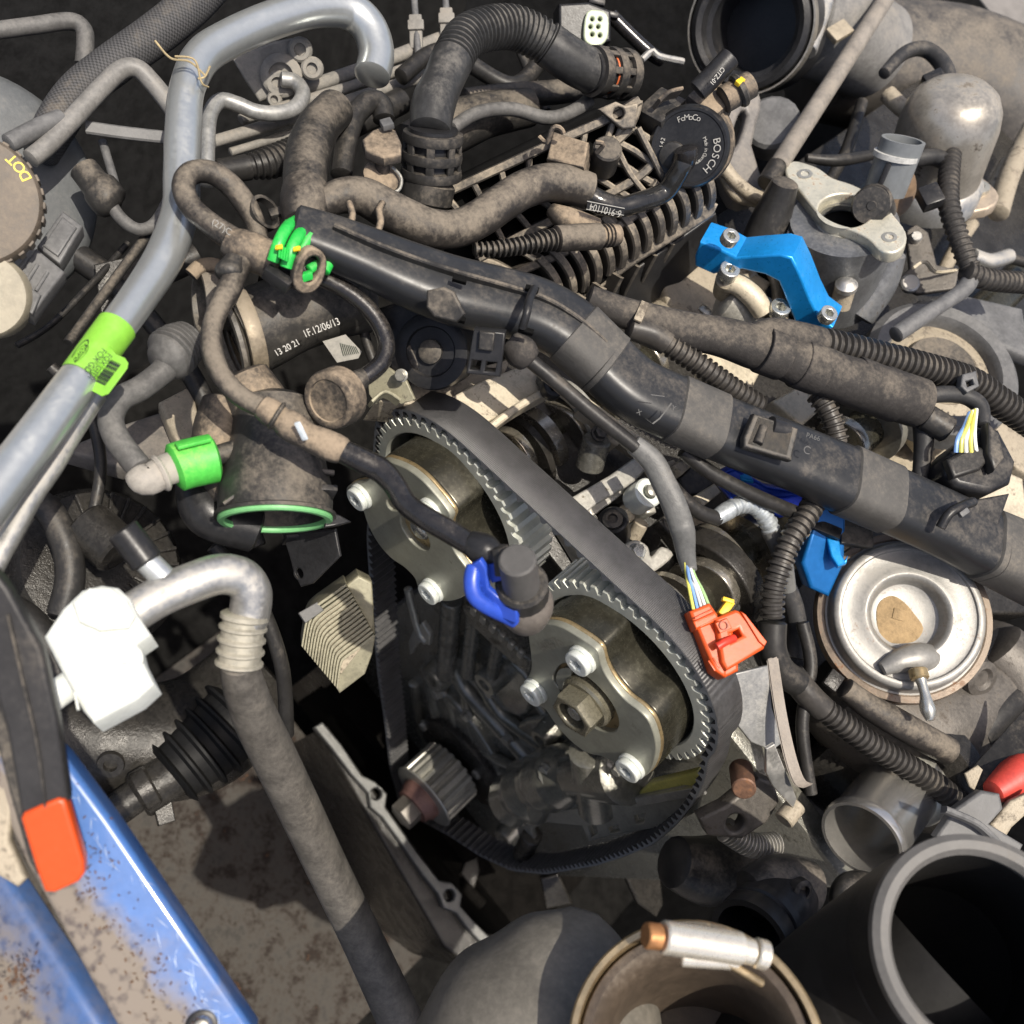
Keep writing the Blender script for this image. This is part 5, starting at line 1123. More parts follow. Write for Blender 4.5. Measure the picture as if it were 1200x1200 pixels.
rod('post', P(690, 548, -10), P(700, 514, 24), 17, casto, hd); bolt(702, 508, P(702, 508, 30), UP, 10, hd, 'hex', plasd)
rod('post', P(640, 452, 20), P(646, 438, 36), 14, casto, hd); bolt(644, 458, P(644, 452, 44), UP, 13, hd, 'allen', plas)
for pts in ([(575, 500, 30), (610, 474, 34), (650, 452, 34)], [(690, 470, 10), (730, 500, 8), (760, 520, 8)]): fin('ledge', pts, 40, 9, cast, hd)
for out, h, m_ in (([(715, 500), (728, 494), (735, 512), (724, 522), (712, 516)], 4, castd), ([(768, 545), (790, 538), (800, 548), (780, 560)], 24, castd), ([(790, 545), (812, 528), (822, 536), (800, 556)], 34, castd), ([(815, 580), (838, 566), (846, 576), (826, 592)], 26, cast), ([(795, 560), (812, 545), (840, 560), (826, 580), (806, 580)], 10, plas), ([(800, 610), (825, 600), (850, 640), (830, 652)], -10, castd)):
    plate('web', out, P(*out[0], h), UP, 30, m_, hd, bev=3)
tube('oil_pool_rim', [(660, 600, -20), (690, 640, -24), (720, 690, -24)], 6, casto, hd, seg=10)
# camshafts: journals, lobes and thrust collars on one axis each
def cam_shaft(lab, c, tmax, lobes):
    root = T('camshaft', lab, 'camshaft', bw(c[0], c[1], -90), 'camshafts')
    k = dict(k=S, seg=36)
    lathe('shaft', bw(*c, -tmax), FRONT, [(0, 0), (30, 0), (30, tmax - 56), (0, tmax - 56)], drum, root, **k)
    for t, r, w, kind, m_ in lobes:
        t -= 34
        if kind == 'ring': lathe('journal', bw(*c, -t - w), FRONT, [(28, 0), (r, 1), (r, w - 1), (28, w)], m_, root, **k)
        else:
            a = kind; o = []
            for i in range(36):
                q = 2 * math.pi * i / 36; e = 1 + .45 * max(0, math.cos(q - a)) ** 2.5; o.append((r * e * math.cos(q), r * e * math.sin(q)))
            me = curve_mesh([[(x * S, y * S) for x, y in o]], w * S, 2 * S); x, y, n = basis(FRONT)
            me.transform(Matrix.Translation(bw(*c, -t - w / 2)) @ Matrix((x, y, n)).transposed().to_4x4()); link('lobe', me, m_, root)
    return root
brn = M('brown_oiled_steel', (.09, .05, .03), .22, metal=.9, var=.4, bump=.05); lobm = M('cam_lobe_steel', (.36, .33, .27), .22, metal=.8, var=.3, bump=.08, grime=.2)
cam_shaft('upper oily camshaft seen past the belt edge near the sleeved cable', UU, 1100, [(96, 52, 16, 'ring', brn), (118, 42, 14, 2.2, lobm), (140, 42, 14, 1.2, lobm), (162, 60, 12, 'ring', castdk), (186, 54, 20, 'ring', lobm), (230, 42, 16, .4, lobm), (262, 42, 16, 2.6, lobm), (300, 52, 18, 'ring', lobm), (360, 42, 16, 1.2, lobm), (420, 42, 16, 3.2, lobm), (470, 54, 18, 'ring', lobm), (520, 42, 16, .8, lobm), (580, 42, 16, 2.1, lobm), (640, 56, 20, 'ring', steeld), (700, 42, 16, 2.1, lobm), (760, 56, 20, 'ring', lobm)])
cam_shaft('lower camshaft passing under the black bearing cap by the orange plug', LU, 1100, [(92, 52, 18, 'ring', brn), (122, 44, 16, 1.9, lobm), (150, 56, 10, 'ring', lobm), (190, 44, 16, 1.0, lobm), (240, 44, 16, 2.4, lobm), (290, 54, 20, 'ring', lobm), (340, 44, 16, 1.6, lobm), (400, 44, 16, .6, lobm), (450, 56, 20, 'ring', steeld), (520, 44, 16, 1.6, lobm), (600, 56, 20, 'ring', steeld), (680, 44, 16, 2.6, lobm)])
def cap(lab, c, t, m_, w=26, r=66):
    o = [(r * math.cos(a), r * math.sin(a)) for a in [math.pi * i / 18 for i in range(19)]]; o = [(r + 26, -6), (r + 26, 14), (r + 8, 16)] + o[2:-2] + [(-r - 8, 16), (-r - 26, 14), (-r - 26, -6)]
    i_ = [(54 * math.cos(a), 54 * math.sin(a)) for a in [math.pi * i / 18 for i in range(18, -1, -1)]]
    root = T('bearing_cap', lab, 'bearing cap', bw(*c, -t), 'camshaft bearing caps')
    me = curve_mesh([[(x * S, y * S) for x, y in o + [(-54, -6)] + i_[0:0] + i_ + [(54, -6)]]], w * S, 3 * S)
    X = Vector((1, 0, 0)); Z = Vector((0, 0, 1)); me.transform(Matrix.Translation(bw(*c, -t - w / 2)) @ Matrix((X, Z, -FRONT * -1)).transposed().to_4x4())
    bm = bmesh.new(); bm.from_mesh(me); bmesh.ops.recalc_face_normals(bm, faces=bm.faces); bm.to_mesh(me); bm.free()
    link('arch', me, m_, root)
    for s in (-1, 1): inst('bolt', bolt_mesh('hex', plasd), mw_at(bw(c[0] + s * (r + 14), c[1] + 15, -t - w / 2), UP, 13 * S), root)
    return root
cap('black arched bearing cap next to the orange plug', LU, 170, castdk, 30, 74)
cap('grey bearing cap on the upper camshaft under the sleeved cable', UU, 205, mach)
cap('tan bearing cap below the silver corrugated tube', LU, 310, castd)
cap('bearing cap under the middle of the wiring trunk', UU, 440, castd)
cap('pale bearing cap with socket bolts beside the blue arch bar', UU, 640, cast, 30, 64)
cap('pale bearing cap between the taped loom and the trunk', LU, 620, cast, 30, 64)
# more head casting under the looms, pale
for out, h, m_ in (([(776, 330), (840, 290), (905, 330), (880, 372), (830, 400), (790, 378)], -30, castd), ([(820, 400), (870, 380), (900, 420), (880, 460), (830, 440)], -30, cast), ([(905, 470), (960, 440), (990, 455), (940, 500)], 40, cast), ([(985, 500), (1060, 470), (1120, 520), (1060, 590), (1000, 560)], -20, castd), ([(1080, 560), (1130, 530), (1200, 560), (1210, 640), (1150, 600)], 60, cast), ([(1140, 480), (1200, 470), (1210, 560), (1180, 540)], 40, castd), ([(900, 370), (960, 330), (1060, 400), (1000, 420)], -60, castd), ([(1100, 640), (1210, 600), (1210, 720), (1160, 720)], -60, castdk)):
    plate('head_casting', out, P(*out[0], h), UP, 60, m_, hd, bev=5)
# cap with chrome screws next to the blue arch
cs = T('follower_bracket', 'pale cast saddle with two chrome cap screws under the blue arch', 'bracket', P(870, 350, 60))
tube('saddle', [(850, 330, 70, 12), (866, 334, 78, 13), (884, 350, 80, 13), (894, 366, 74, 12)], 13, cast, cs, seg=16)
tube('drum', [(850, 350, 40), (888, 372, 40)], 26, mach, cs, seg=26)
for x, y in ((852, 322), (911, 366)): rod('pillar', P(x - 4, y + 20, 40), P(x, y + 4, 78), 13, castd, cs); bolt(x, y, P(x, y, 84), N(.1, -.3, .9), 12, cs, 'allen', steel)
# blue anodised camshaft locking bars
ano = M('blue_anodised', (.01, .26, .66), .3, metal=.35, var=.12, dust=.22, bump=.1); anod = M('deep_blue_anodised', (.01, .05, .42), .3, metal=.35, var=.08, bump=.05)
lk_ = T('locking_bar', 'bright blue anodised arch shaped bar fixed with two steel screws', 'locking bar', P(900, 330, 100))
def strip(name, pts, width_dir, w, th, m, par, **kw):
    """flat bar bent along pts with width along width_dir"""
    ps = [Vector(q) for q in crom([list(V(p)) for p in pts], n=4)] if kw.pop('smooth', 1) else [V(p) for p in pts]
    k = K(ps[0]); wd_ = width_dir.normalized() * (w * k / 2); vs = []; fs = []
    for i, p in enumerate(ps):
        t = (ps[min(i + 1, len(ps) - 1)] - ps[max(i - 1, 0)]).normalized(); n = t.cross(wd_).normalized(); n = n if n.dot(UP) > 0 or abs(n.dot(UP)) < .1 and n.dot(TOCAM) > 0 else -n
        vs += [p - wd_, p + wd_, p + wd_ - n * (th * k), p - wd_ - n * (th * k)]
    for i in range(len(ps) - 1):
        for q in range(4):
            a = i * 4 + q; b = i * 4 + (q + 1) % 4; fs.append((a, a + 4, b + 4, b))
    fs += [(3, 2, 1, 0), (len(vs) - 4, len(vs) - 3, len(vs) - 2, len(vs) - 1)]
    me = mesh(vs, fs); bm = bmesh.new(); bm.from_mesh(me); bmesh.ops.recalc_face_normals(bm, faces=bm.faces); bmesh.ops.bevel(bm, geom=[e for e in bm.edges if e.calc_face_angle(0) > .6], offset=1.4 * k, segments=2, affect='EDGES'); bm.to_mesh(me); bm.free()
    return link(name, me, m, par, **kw)
LBN = N(.12, -.75, .65); LBp = P(900, 320, 110)
# side profile of the bar is extruded across: trace the front profile
prof = [(814, 300), (820, 284), (846, 293), (862, 302), (884, 300), (914, 298), (928, 302), (938, 322), (950, 352), (960, 372), (976, 384), (968, 392), (942, 384), (932, 380), (922, 354), (912, 330), (896, 322), (870, 316), (850, 318), (836, 322), (814, 312)]
FBN = N(-.45, .75, .5)
plate('arch_bar', prof, P(880, 310, 116), FBN, 42, ano, lk_, bev=3)
for x, y in ((853, 282), (967, 372)): bolt(x, y, P(x, y, 132), N(.2, -.35, .9), 10.5, lk_, 'allen', steel, name='screw')
lk2 = T('locking_bar', 'blue locking bar mostly hidden under the wiring trunk', 'locking bar', P(900, 580, 60))
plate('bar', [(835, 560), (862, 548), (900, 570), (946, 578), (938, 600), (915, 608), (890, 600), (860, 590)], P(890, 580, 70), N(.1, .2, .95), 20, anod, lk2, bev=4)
plate('bright_edge', [(862, 550), (880, 556), (884, 564), (870, 562)], P(872, 556, 78), N(.1, -.3, .9), 8, ano, lk2, bev=2)
plate('bright_edge', [(912, 584), (944, 578), (936, 596), (924, 598)], P(930, 586, 80), N(.1, .1, .95), 8, M('royal_anodised', (.02, .07, .72), .3, metal=.3, bump=.05, var=.08), lk2, bev=2)
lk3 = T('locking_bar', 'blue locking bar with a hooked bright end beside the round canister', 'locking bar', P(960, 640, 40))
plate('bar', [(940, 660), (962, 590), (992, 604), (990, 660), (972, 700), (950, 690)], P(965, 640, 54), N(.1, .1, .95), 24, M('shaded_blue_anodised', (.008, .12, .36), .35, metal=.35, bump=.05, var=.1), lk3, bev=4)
plate('hook', [(968, 628), (984, 634), (986, 650), (990, 656), (994, 650), (992, 660), (982, 664), (974, 652)], P(980, 645, 66), N(-.1, -.2, .95), 12, ano, lk3, bev=2)
plate('upper_face', [(962, 592), (990, 606), (986, 616), (964, 606)], P(975, 604, 64), N(0, -.2, .97), 10, ano, lk3, bev=2)
box('black_pad', P(968, 618, 70), N(.1, -.2, .95), P(990, 628, 70) - P(960, 612, 70), (40, 14, 12), plas, lk3); box('black_pad', P(1005, 628, 72), N(.1, -.2, .95), P(1025, 632, 70) - P(990, 624, 70), (40, 22, 14), plasd, lk3)
# ================================================================ right side
fe = M('worn_cast_iron', (.10, .09, .078), .5, metal=.35, var=.4, dust=.22, bump=.5, grime=.3)
# injector pump housing with its bright two eared flange
hp_ = T('vacuum_pump', 'cast metal cylinder with a bright eared flange and an open bore', 'vacuum pump', P(980, 300, 60))
HN = N(-.1, -.55, .82); HP = P(985, 250, 120)
gcast = M('blue_grey_casting', (.16, .165, .17), .42, metal=.5, var=.3, dust=.45, bump=.35, grime=.2)
fo = [(920, 196), (930, 188), (948, 192), (962, 198), (976, 208), (1000, 216), (1030, 232), (1048, 252), (1062, 272), (1060, 288), (1046, 296), (1030, 292), (1018, 280), (1000, 270), (980, 264), (962, 254), (948, 238), (936, 222), (924, 210)]
bore = circ(990, 246, HP, HN, 30)
plate('flange', fo, HP, HN, 16, M('bright_machined_flange', (.60, .57, .46), .36, metal=.5, var=.2, dust=.2, bump=.15, rust=.4), hp_, holes=[bore], bev=2.5, smooth=3)
ax_ = HN; lathe('barrel', Q(992, 248, HP, HN) - HN * (14 * K(HP)), HN, [(56, -120), (58, -60), (62, 0), (30, 0), (29, -50), (0, -50)], gcast, hp_, seg=48)
lathe('bore_ring', Q(988, 247, HP, HN), HN, [(30, -18), (30, -14), (25, -12), (25, -18)], steeld, hp_, seg=40); lathe('bore_floor', Q(988, 247, HP, HN) - HN * .012, HN, [(30, 0), (0, 0)], dark, hp_)
for x, y in ((943, 204), (1042, 278)): lathe('eye', Q(x, y, HP, HN), HN, [(9, -2), (9, .6), (5, 1), (3.5, -1), (0, -1)], steeld, hp_, seg=20)
tube('web', [(920, 214, 100, 16), (906, 250, 60, 22), (890, 290, 20, 24)], 22, plasd, hp_, seg=18)
tube('shoulder', [(1048, 296, 100, 14), (1030, 330, 60, 22), (1004, 368, 20, 22)], 20, gcast, hp_, seg=18)
rod('peg', P(984, 360, 60), P(992, 332, 92), 12, castd, hp_); lathe('peg_head', P(992, 333, 96), HN, [(13, -6), (13, 0), (10, 2), (7, 5), (0, 6)], alud, hp_, seg=24)
# grey connector leaning on it
gp_ = T('solenoid', 'grey oval two pin plug on a brown round solenoid', 'solenoid', P(1040, 220, 130))
GAX = P(1050, 180, 175) - P(1030, 235, 120); gax = GAX.normalized()
rod('coil', P(1028, 250, 120), P(1022, 236, 150), 22, plasd, gp_); lathe('coil_face', P(1021, 241, 152), N(-.2, .35, .9), [(22, -8), (21, 0), (6, 1), (5, 2), (0, 2)], plasd, gp_, seg=32)
lathe('brown_flange', P(1050, 225, 118), N(.3, .3, .85), [(30, -10), (30, 0), (24, 4), (0, 4)], M('brown_bakelite', (.16, .11, .07), .45, dust=.4, bump=.2), gp_, seg=32)
lathe('plug', P(1036, 226, 130), gax, [(24, 0), (25, 60), (25, 62), (21, 62), (20, 20), (0, 20)], M('mid_grey_plastic', (.15, .16, .165), .4, var=.12, dust=.2, bump=.08), gp_, seg=32, ell=.72, hint=camvec(1, .2, 0))
lathe('plug_rim', P(1050, 181, 175), gax, [(25, -4), (26.5, -4), (26.5, 2), (21, 2)], M('pale_grey_plastic', (.42, .42, .40), .4, dust=.2, bump=.05), gp_, seg=32, ell=.72, hint=camvec(1, .2, 0))
box('key_rib', P(1034, 208, 160), N(-.5, .2, .8), GAX, (34, 6, 6), plas, gp_)
# shiny dome
dm = T('fuel_damper', 'polished steel dome shaped canister with a bolted side ear', 'canister', P(1090, 190, 40))
dmm = M('polished_dome', (.38, .35, .30), .3, metal=.6, var=.25, dust=.45, grime=.25, bump=.05, rv=.1)
DN = N(-.05, -.6, .8)
lathe('dome', P(1092, 205, 60), DN, [(54, -30), (54, 20), (54, 66), (51, 84), (44, 98), (34, 106), (20, 110), (8, 111), (0, 111)], dmm, dm, seg=64)
lathe('skirt', P(1092, 205, 60), DN, [(60, -30), (60, -6), (55, 0), (53, 2)], alud, dm, seg=48)
DEP = P(1130, 228, 60)
plate('ear', [(1060, 240), (1080, 232), (1124, 200), (1146, 204), (1168, 222), (1170, 234), (1158, 244), (1120, 250), (1090, 250)], DEP, DN, 14, M('bronze_bracket', (.44, .36, .27), .42, metal=.5, var=.25, dust=.4, bump=.3), dm, holes=[circ(1145, 222, DEP, DN, 7)], bev=3, smooth=2)
lathe('bush', Q(1145, 222, DEP, DN), DN, [(13, 0), (13, 5), (10, 6), (7, 6), (7, -6)], steeld, dm, seg=24)
tube('rust_spout', [(1040, 110, 70), (1052, 122, 78), (1062, 130, 84)], 10, castd, dm, seg=14)
# air duct, grey rod, big intake mouth
tube('air_duct', [(960, 66, -150, 70), (1030, 78, -140, 74), (1110, 100, -130, 84), (1190, 150, -120, 92), (1260, 230, -120, 96)], 80, M('dusty_duct', (.055, .05, .045), .55, var=.35, dust=.62, bump=.35), None, seg=40, lab='huge dusty black air duct filling the top right corner', cat='air duct')
rod('stay_rod', P(1046, -14, 60), P(912, 194, 60), 10.5, M('grey_stay', (.20, .18, .155), .6, dust=.45, bump=.2), None, seg=20, lab='straight grey rod slanting down from the top edge', cat='rod')
rod('rod_boot', P(914, 190, 58), P(898, 216, 50), 12, rub, None, lab='black rubber boot on the lower end of the slanting rod', cat='boot')
im = T('intake_mouth', 'black round intake mouth held by a worm drive hose clamp', 'intake pipe', P(880, 40, -20))
IN_ = N(-.35, .25, .82); IP = P(878, 30, 30)
lathe('mouth', IP, IN_, [(72, -90), (72, -10), (70, 0), (64, 3), (58, 0), (56, -14), (50, -16), (50, -80), (0, -80)], plas, im, seg=64)
lathe('clamp_band', IP - IN_ * .006, IN_, [(73, -10), (75, -10), (75, 8), (73, 8)], M('dirty_clamp', (.34, .31, .26), .4, metal=.7, dust=.4, bump=.2), im, seg=64)
for i in range(10):
    x, y, n = basis(IN_, RIGHT); a = -.25 - i * .075; k = K(IP); c = IP - IN_ * .006 + (x * math.cos(a) + y * math.sin(a)) * 75.5 * k; box('thread', c, x * math.cos(a) + y * math.sin(a), IN_, (13, 2.2, 2), steeld, im, bev=.3)
CXP = P(952, 38, 46)
box('screw_housing', CXP, N(.2, -.1, .95), P(960, 10, 46) - P(944, 64, 46), (58, 22, 24), alud, im, bev=4); rod('clamp_screw', P(946, 60, 42), P(966, 2, 50), 11, alud, im)
tube('outer_pipe', [(930, 20, -20, 60), (985, 40, -40, 56), (1020, 60, -60, 54)], 56, M('grey_pipe_shell', (.17, .165, .155), .55, dust=.4, bump=.2), im, seg=36); box('raised_pad', P(985, 34, 50), N(.1, -.2, .95), P(1000, 28, 40) - P(980, 36, 40), (30, 20, 8), castd, im)
# stuff between: brackets and small pipes
tube('fuel_pipe', [(1180, 190, -10), (1150, 245, -14), (1120, 290, -20), (1100, 330, -30)], 8, castd, None, lab='tan metal pipe dropping behind the dome ear', cat='pipe')
tube('fuel_pipe', [(840, 180, 40), (855, 205, 36), (875, 224, 34), (890, 232, 30)], 8, castd, None, lab='tan pipe curving right below the purge valve', cat='pipe')
rod('filler_cap', P(905, 160, -20), P(905, 142, 20), 32, greyp, None, lab='flat grey round cap behind the slanting rod', cat='cap')
mb = T('moulded_bracket', 'dark grey moulded bracket with an oblong slot right of the purge valve', 'bracket', P(870, 170, 0))
plate('arm', [(850, 130), (876, 104), (890, 108), (892, 128), (882, 170), (896, 216), (884, 238), (860, 236), (846, 200), (846, 160)], P(868, 170, 20), N(.2, -.1, .95), 20, M('grey_moulding', (.14, .13, .12), .5, dust=.35, bump=.2), mb, holes=[[(862, 146), (870, 128), (876, 134), (866, 166), (856, 176)]], bev=4, smooth=2)
tube('lower_rib', [(846, 200, 24), (862, 228, 20), (886, 236, 18)], 7, castd, mb, seg=10)
rb = T('lifting_bracket', 'dark plate bracket with a bright bent tab below the two eared flange', 'bracket', P(1090, 320, 40))
RBP = P(1080, 310, 60); RBN = N(-.1, -.2, .97)
plate('plate', [(1062, 270), (1074, 262), (1088, 272), (1098, 310), (1124, 316), (1120, 338), (1076, 344), (1058, 336), (1052, 326), (1066, 314)], RBP, RBN, 8, fe, rb, bev=2)
for x, y, r in ((1072, 280, 7), (1065, 334, 11)): lathe('stud', Q(x, y, RBP, RBN), RBN, [(r, 0), (r, 6), (r * .8, 8), (0, 8)], alud, rb, seg=18)
strip('bright_tab', [(1070, 316, 84), (1084, 308, 88), (1096, 320, 84), (1122, 318, 84)], UP, 6, 3, cast, rb)
# round plastic pulley/cover right
pcv = T('pulley_cover', 'large grey plastic ring cover behind the corrugated conduit', 'cover', P(1120, 420, 60))
PV = N(.1, -.35, .9); PVP = P(1105, 430, 70)
lathe('outer_ring', PVP, PV, [(94, -30), (92, 0), (84, 8), (70, 6), (66, 0), (64, -20)], greyp, pcv, seg=64); lathe('tan_disc', PVP - PV * .006, PV, [(66, 0), (48, 6), (44, 2), (0, 0)], castd, pcv, seg=48); lathe('inner_hole', PVP, PV, [(44, -4), (42, 0), (34, -2), (0, -6)], plasd, pcv, seg=40)
plate('dust_panel', [(1042, 390), (1078, 350), (1130, 344), (1200, 360), (1210, 420), (1160, 400), (1110, 392)], P(1120, 370, 50), N(.2, -.4, .88), 20, greyp, pcv, bev=6)
for i, (pts, r, lab) in enumerate([(([1140, 300, 60], [1160, 306, 60], [1182, 300, 60]), 9, 'pale crumpled tube end at the right edge near the loom branch'), (([1170, 250, 30], [1185, 200, 30], [1210, 150, 30]), 12, 'dusty pipe at the right edge beside the dome'), (([1130, 308, 40], [1165, 300, 44], [1210, 310, 50]), 6, 'thin dark wire passing behind the loom branch')]):
    tube('small_pipe', pts, r, [alud, castd, rub][i], None, lab=lab, cat='pipe')

# round actuator canister
av = T('vacuum_actuator', 'round silver vacuum canister with a dished rusty centre and a hose nipple', 'canister', P(1062, 730, 20))
AVN = N(-.05, -.12, .97); AVP = P(1062, 722, 60)
can = M('zinc_canister', (.25, .243, .225), .44, metal=.35, var=.2, dust=.35, bump=.15, rust=.15); canr = M('rusty_rim', (.24, .19, .145), .5, metal=.5, var=.35, dust=.45, bump=.3, rust=.45)
lathe('rolled_rim', AVP, AVN, [(92, -60), (95, -34), (101, -28), (102, -16), (100, -8), (93, -6), (88, -10)], canr, av, seg=80)
lathe('lid', AVP, AVN, [(93, -8), (89, -7), (87, -3), (86.5, 6), (85.5, 11), (83, 13.5), (79, 14), (77, 13.5), (75.5, 11), (73, 10.5), (54, 11), (50, 12.5), (47, 12), (43.5, 8), (41.5, 0), (38.5, -6), (33, -8), (20, -8.5), (0, -8.5)], can, av, seg=80)
dustp = M('dry_dirt', (.27, .19, .10), .95, var=.3, bump=.6)
DPn = AVP - AVN * (7.2 * K(AVP)); plate('dirt_patch', [(1027, 718), (1032, 704), (1046, 698), (1060, 706), (1072, 720), (1082, 736), (1074, 750), (1058, 754), (1040, 752), (1030, 740)], DPn, AVN, 1, dustp, av, bev=.4, smooth=3)
box('stamp', Q(1053, 720, DPn, AVN) + AVN * .0006, AVN, camvec(1, .3, 0), (13, 13, 1.4), dustp, av, bev=.5)
tube('outlet_hump', [(1034, 784, 50, 8), (1054, 775, 60, 14), (1076, 771, 64, 18), (1096, 773, 60, 15), (1114, 777, 50, 8)], 15, can, av, seg=20)
tube('nipple', [(1076, 786, 80, 9), (1080, 800, 82, 6), (1084, 814, 84, 6), (1086, 826, 84, 8.5), (1088, 834, 84, 8.5), (1090, 844, 84, 5)], 7, steel, av, seg=20); rod('nipple_collar', P(1075, 784, 80), P(1078, 796, 82), 11, brass, av)
tb = T('turbo_housing', 'dirty cast housing below the round silver canister', 'turbocharger', P(1080, 830, -60))
tube('volute', [(980, 800, -60, 60), (1040, 850, -60, 70), (1100, 840, -50, 70), (1180, 780, -40, 60)], 66, fe, tb, seg=36); tube('volute', [(1160, 760, 0, 40), (1190, 800, 0, 46), (1180, 850, -20, 40)], 42, fe, tb, seg=30)
tube('neck', [(980, 860, -150, 90), (1040, 920, -120, 74)], 70, castdk, tb, seg=36); lathe('boss', P(1150, 795, 40), N(.3, .2, .9), [(24, -10), (22, 2), (14, 4), (10, 0), (0, 0)], fe, tb, seg=24)
# stub pipe, conduits
sp_ = T('metal_stub_pipe', 'shiny open ended aluminium stub pipe with a rolled lip', 'pipe', P(1040, 950, -40))
stm = M('brushed_stub', (.58, .56, .52), .25, metal=.85, var=.1, bump=.03, rv=.08)
SA, SB = P(1009, 984, -14), P(1052, 928, -40); d = SA - SB; L_ = d.length / K(SA); SK = K(SA)
lathe('stub', SB, d, [(46, -14), (47, 0), (47, L_ * .82), (50, L_ * .88), (51, L_ * .94), (49, L_), (45, L_), (43, L_ * .9), (43, 8), (0, 6)], stm, sp_, seg=64, k=SK)
lathe('base_ring', SB, d, [(40, -30), (56, -26), (58, -14), (54, -6), (46, -2)], steeld, sp_, seg=56, k=SK)
lathe('dark_skirt', SB - d * .35, d, [(84, -30), (82, 0), (60, 14), (48, 16)], castdk, sp_, seg=48, k=SK)
tube('corrugated_branch', [(928, 790, 30, 15), (945, 812, 28, 16), (962, 828, 26), (990, 850, 24), (1020, 872, 22), (1050, 890, 20), (1080, 908, 18), (1105, 926, 14), (1128, 946, 8)], 15, conm, None, rib=(8.6, 3.2, .2, 1), seg=24, lab='black corrugated conduit crossing above the shiny stub pipe', cat='conduit')
hs = T('smooth_hose', 'smooth dusty black hose end lying beside the corrugated conduit', 'hose', P(1060, 860, 20))
tube('hose', [(990, 806, 30, 13), (1015, 826, 30, 15), (1048, 845, 32, 17), (1085, 866, 32, 17), (1112, 880, 30, 16)], 16, rubdd, hs, seg=22); box('spring_clip', P(978, 797, 56), N(.1, -.2, .95), P(986, 805, 56) - P(970, 790, 56), (18, 22, 8), castdk, hs)
tube('drain_hose', [(905, 730, 60), (905, 760, 50), (915, 785, 40), (935, 800, 34)], 17, rub, None, lab='black hose behind the orange plug leading to a conduit', cat='hose')
tube('drain_hose', [(922, 690, 30), (930, 712, 20), (934, 740, 10), (930, 770, 0)], 12, tapeb, None, lab='taped lead hanging between the orange plug and the canister', cat='wire loom')
# timing cover remains beside the belt
tc = T('cover_plate', 'bent grey metal cover strip torn behind the belt', 'cover', P(900, 860, 0))
sheetm = M('bare_sheet_metal', (.30, .30, .29), .42, metal=.6, var=.2, dust=.25, bump=.2)
plate('sheet', [(846, 796), (858, 790), (900, 780), (905, 830), (918, 870), (905, 880), (880, 870), (858, 842)], P(880, 830, 40), N(.2, .1, .95), 5, sheetm, tc, bev=1.5)
plate('bright_sheet', [(898, 878), (908, 872), (934, 936), (930, 948), (906, 922), (898, 906)], P(915, 910, 36), N(.3, .4, .85), 5, alud, tc, bev=1.5)
strip('twisted_strip', [(905, 770, 60), (914, 830, 60), (922, 870, 56), (930, 900, 52), (938, 918, 48), (948, 922, 46)], camvec(.8, -.3, 0), 14, 3, M('dusty_strip', (.24, .21, .18), .55, dust=.45, bump=.3), tc)
bolt(857, 806, P(857, 806, 44), N(.1, -.1, .97), 9, tc, 'hex', zinc)
br_ = T('cast_bracket', 'grey cast bracket lug with a round hole right of the belt', 'bracket', P(890, 950, -40))
plate('lug', [(820, 960), (850, 945), (890, 912), (908, 918), (914, 940), (900, 964), (870, 984), (830, 980)], P(870, 950, -30), N(.1, .1, .97), 24, fe, br_, holes=[circ(862, 965, P(870, 950, -30), N(.1, .1, .97), 11)], bev=4)
rod('pin', P(918, 962, -10), P(934, 942, -6), 12, castd, br_)
tube('spring', [(850, 972, -70), (880, 990, -72), (908, 990, -76)], 15, alud, None, rib=(5, 4, 0, 1), seg=20, lab='small pale coil spring in the dark below the cast bracket', cat='spring')
rod('oil_filler', P(868, 900, -20), P(872, 925, 10), 14, M('brown_rusty_cast', (.16, .09, .06), .5, metal=.4, bump=.4, rust=.4), None, lab='brown rusty stud close to the belt edge', cat='stud')
# black plastic port at bottom
pp = T('plastic_port', 'black plastic open port with a rolled lip at the bottom', 'pipe fitting', P(900, 1060, -60))
PA, PB = P(878, 1100, -10), P(928, 1040, -50); d = PA - PB; L_ = d.length / K(PA); PK = K(PA)
lathe('port', PB, d, [(38, 0), (42, L_ * .4), (44, L_ * .62), (48, L_ * .64), (48, L_ * .74), (45, L_ * .76), (48, L_ * .8), (49, L_), (41, L_), (39, L_ * .6), (39, 10), (0, 8)], plas, pp, seg=48, k=PK)
tube('body', [(880, 1048, -44, 28), (912, 1036, -42, 34), (948, 1040, -44, 30)], 32, plasd, pp, seg=24); lathe('screw_eye', P(940, 1044, 0), N(.3, .1, .9), [(14, -8), (14, 2), (11, 4), (8, 4), (7, -2), (0, -2)], plasd, pp, seg=24)
tube('bent_hose', [(1028, 1046, -40), (1012, 1036, -36), (994, 1038, -36), (986, 1052, -40), (990, 1072, -50)], 15, rubd, None, seg=20, lab='small matt black hose hooked under the shiny stub pipe', cat='hose')
plate('oily_bracket', [(722, 1005), (770, 992), (778, 1060), (770, 1076), (748, 1060)], P(750, 1030, -700), N(.3, .1, .9), 12, castdk, None, holes=[[(742, 1012), (758, 1008), (760, 1024), (748, 1028)]], bev=3, lab='dark oily triangular bracket hanging below the belt loop', cat='bracket')
plate('oily_bracket', [(634, 1030), (655, 1024), (672, 1060), (640, 1066)], P(650, 1040, -800), N(.1, .1, .95), 10, castdk, None, bev=3, lab='small grey bracket above the wide grey rubber pipe', cat='bracket')
tube('lower_hose', [(790, 1010, -150, 30), (830, 1020, -160, 40), (870, 1010, -170, 36)], 36, rubd, None, lab='dim grey hose in the dark left of the black port', cat='hose')
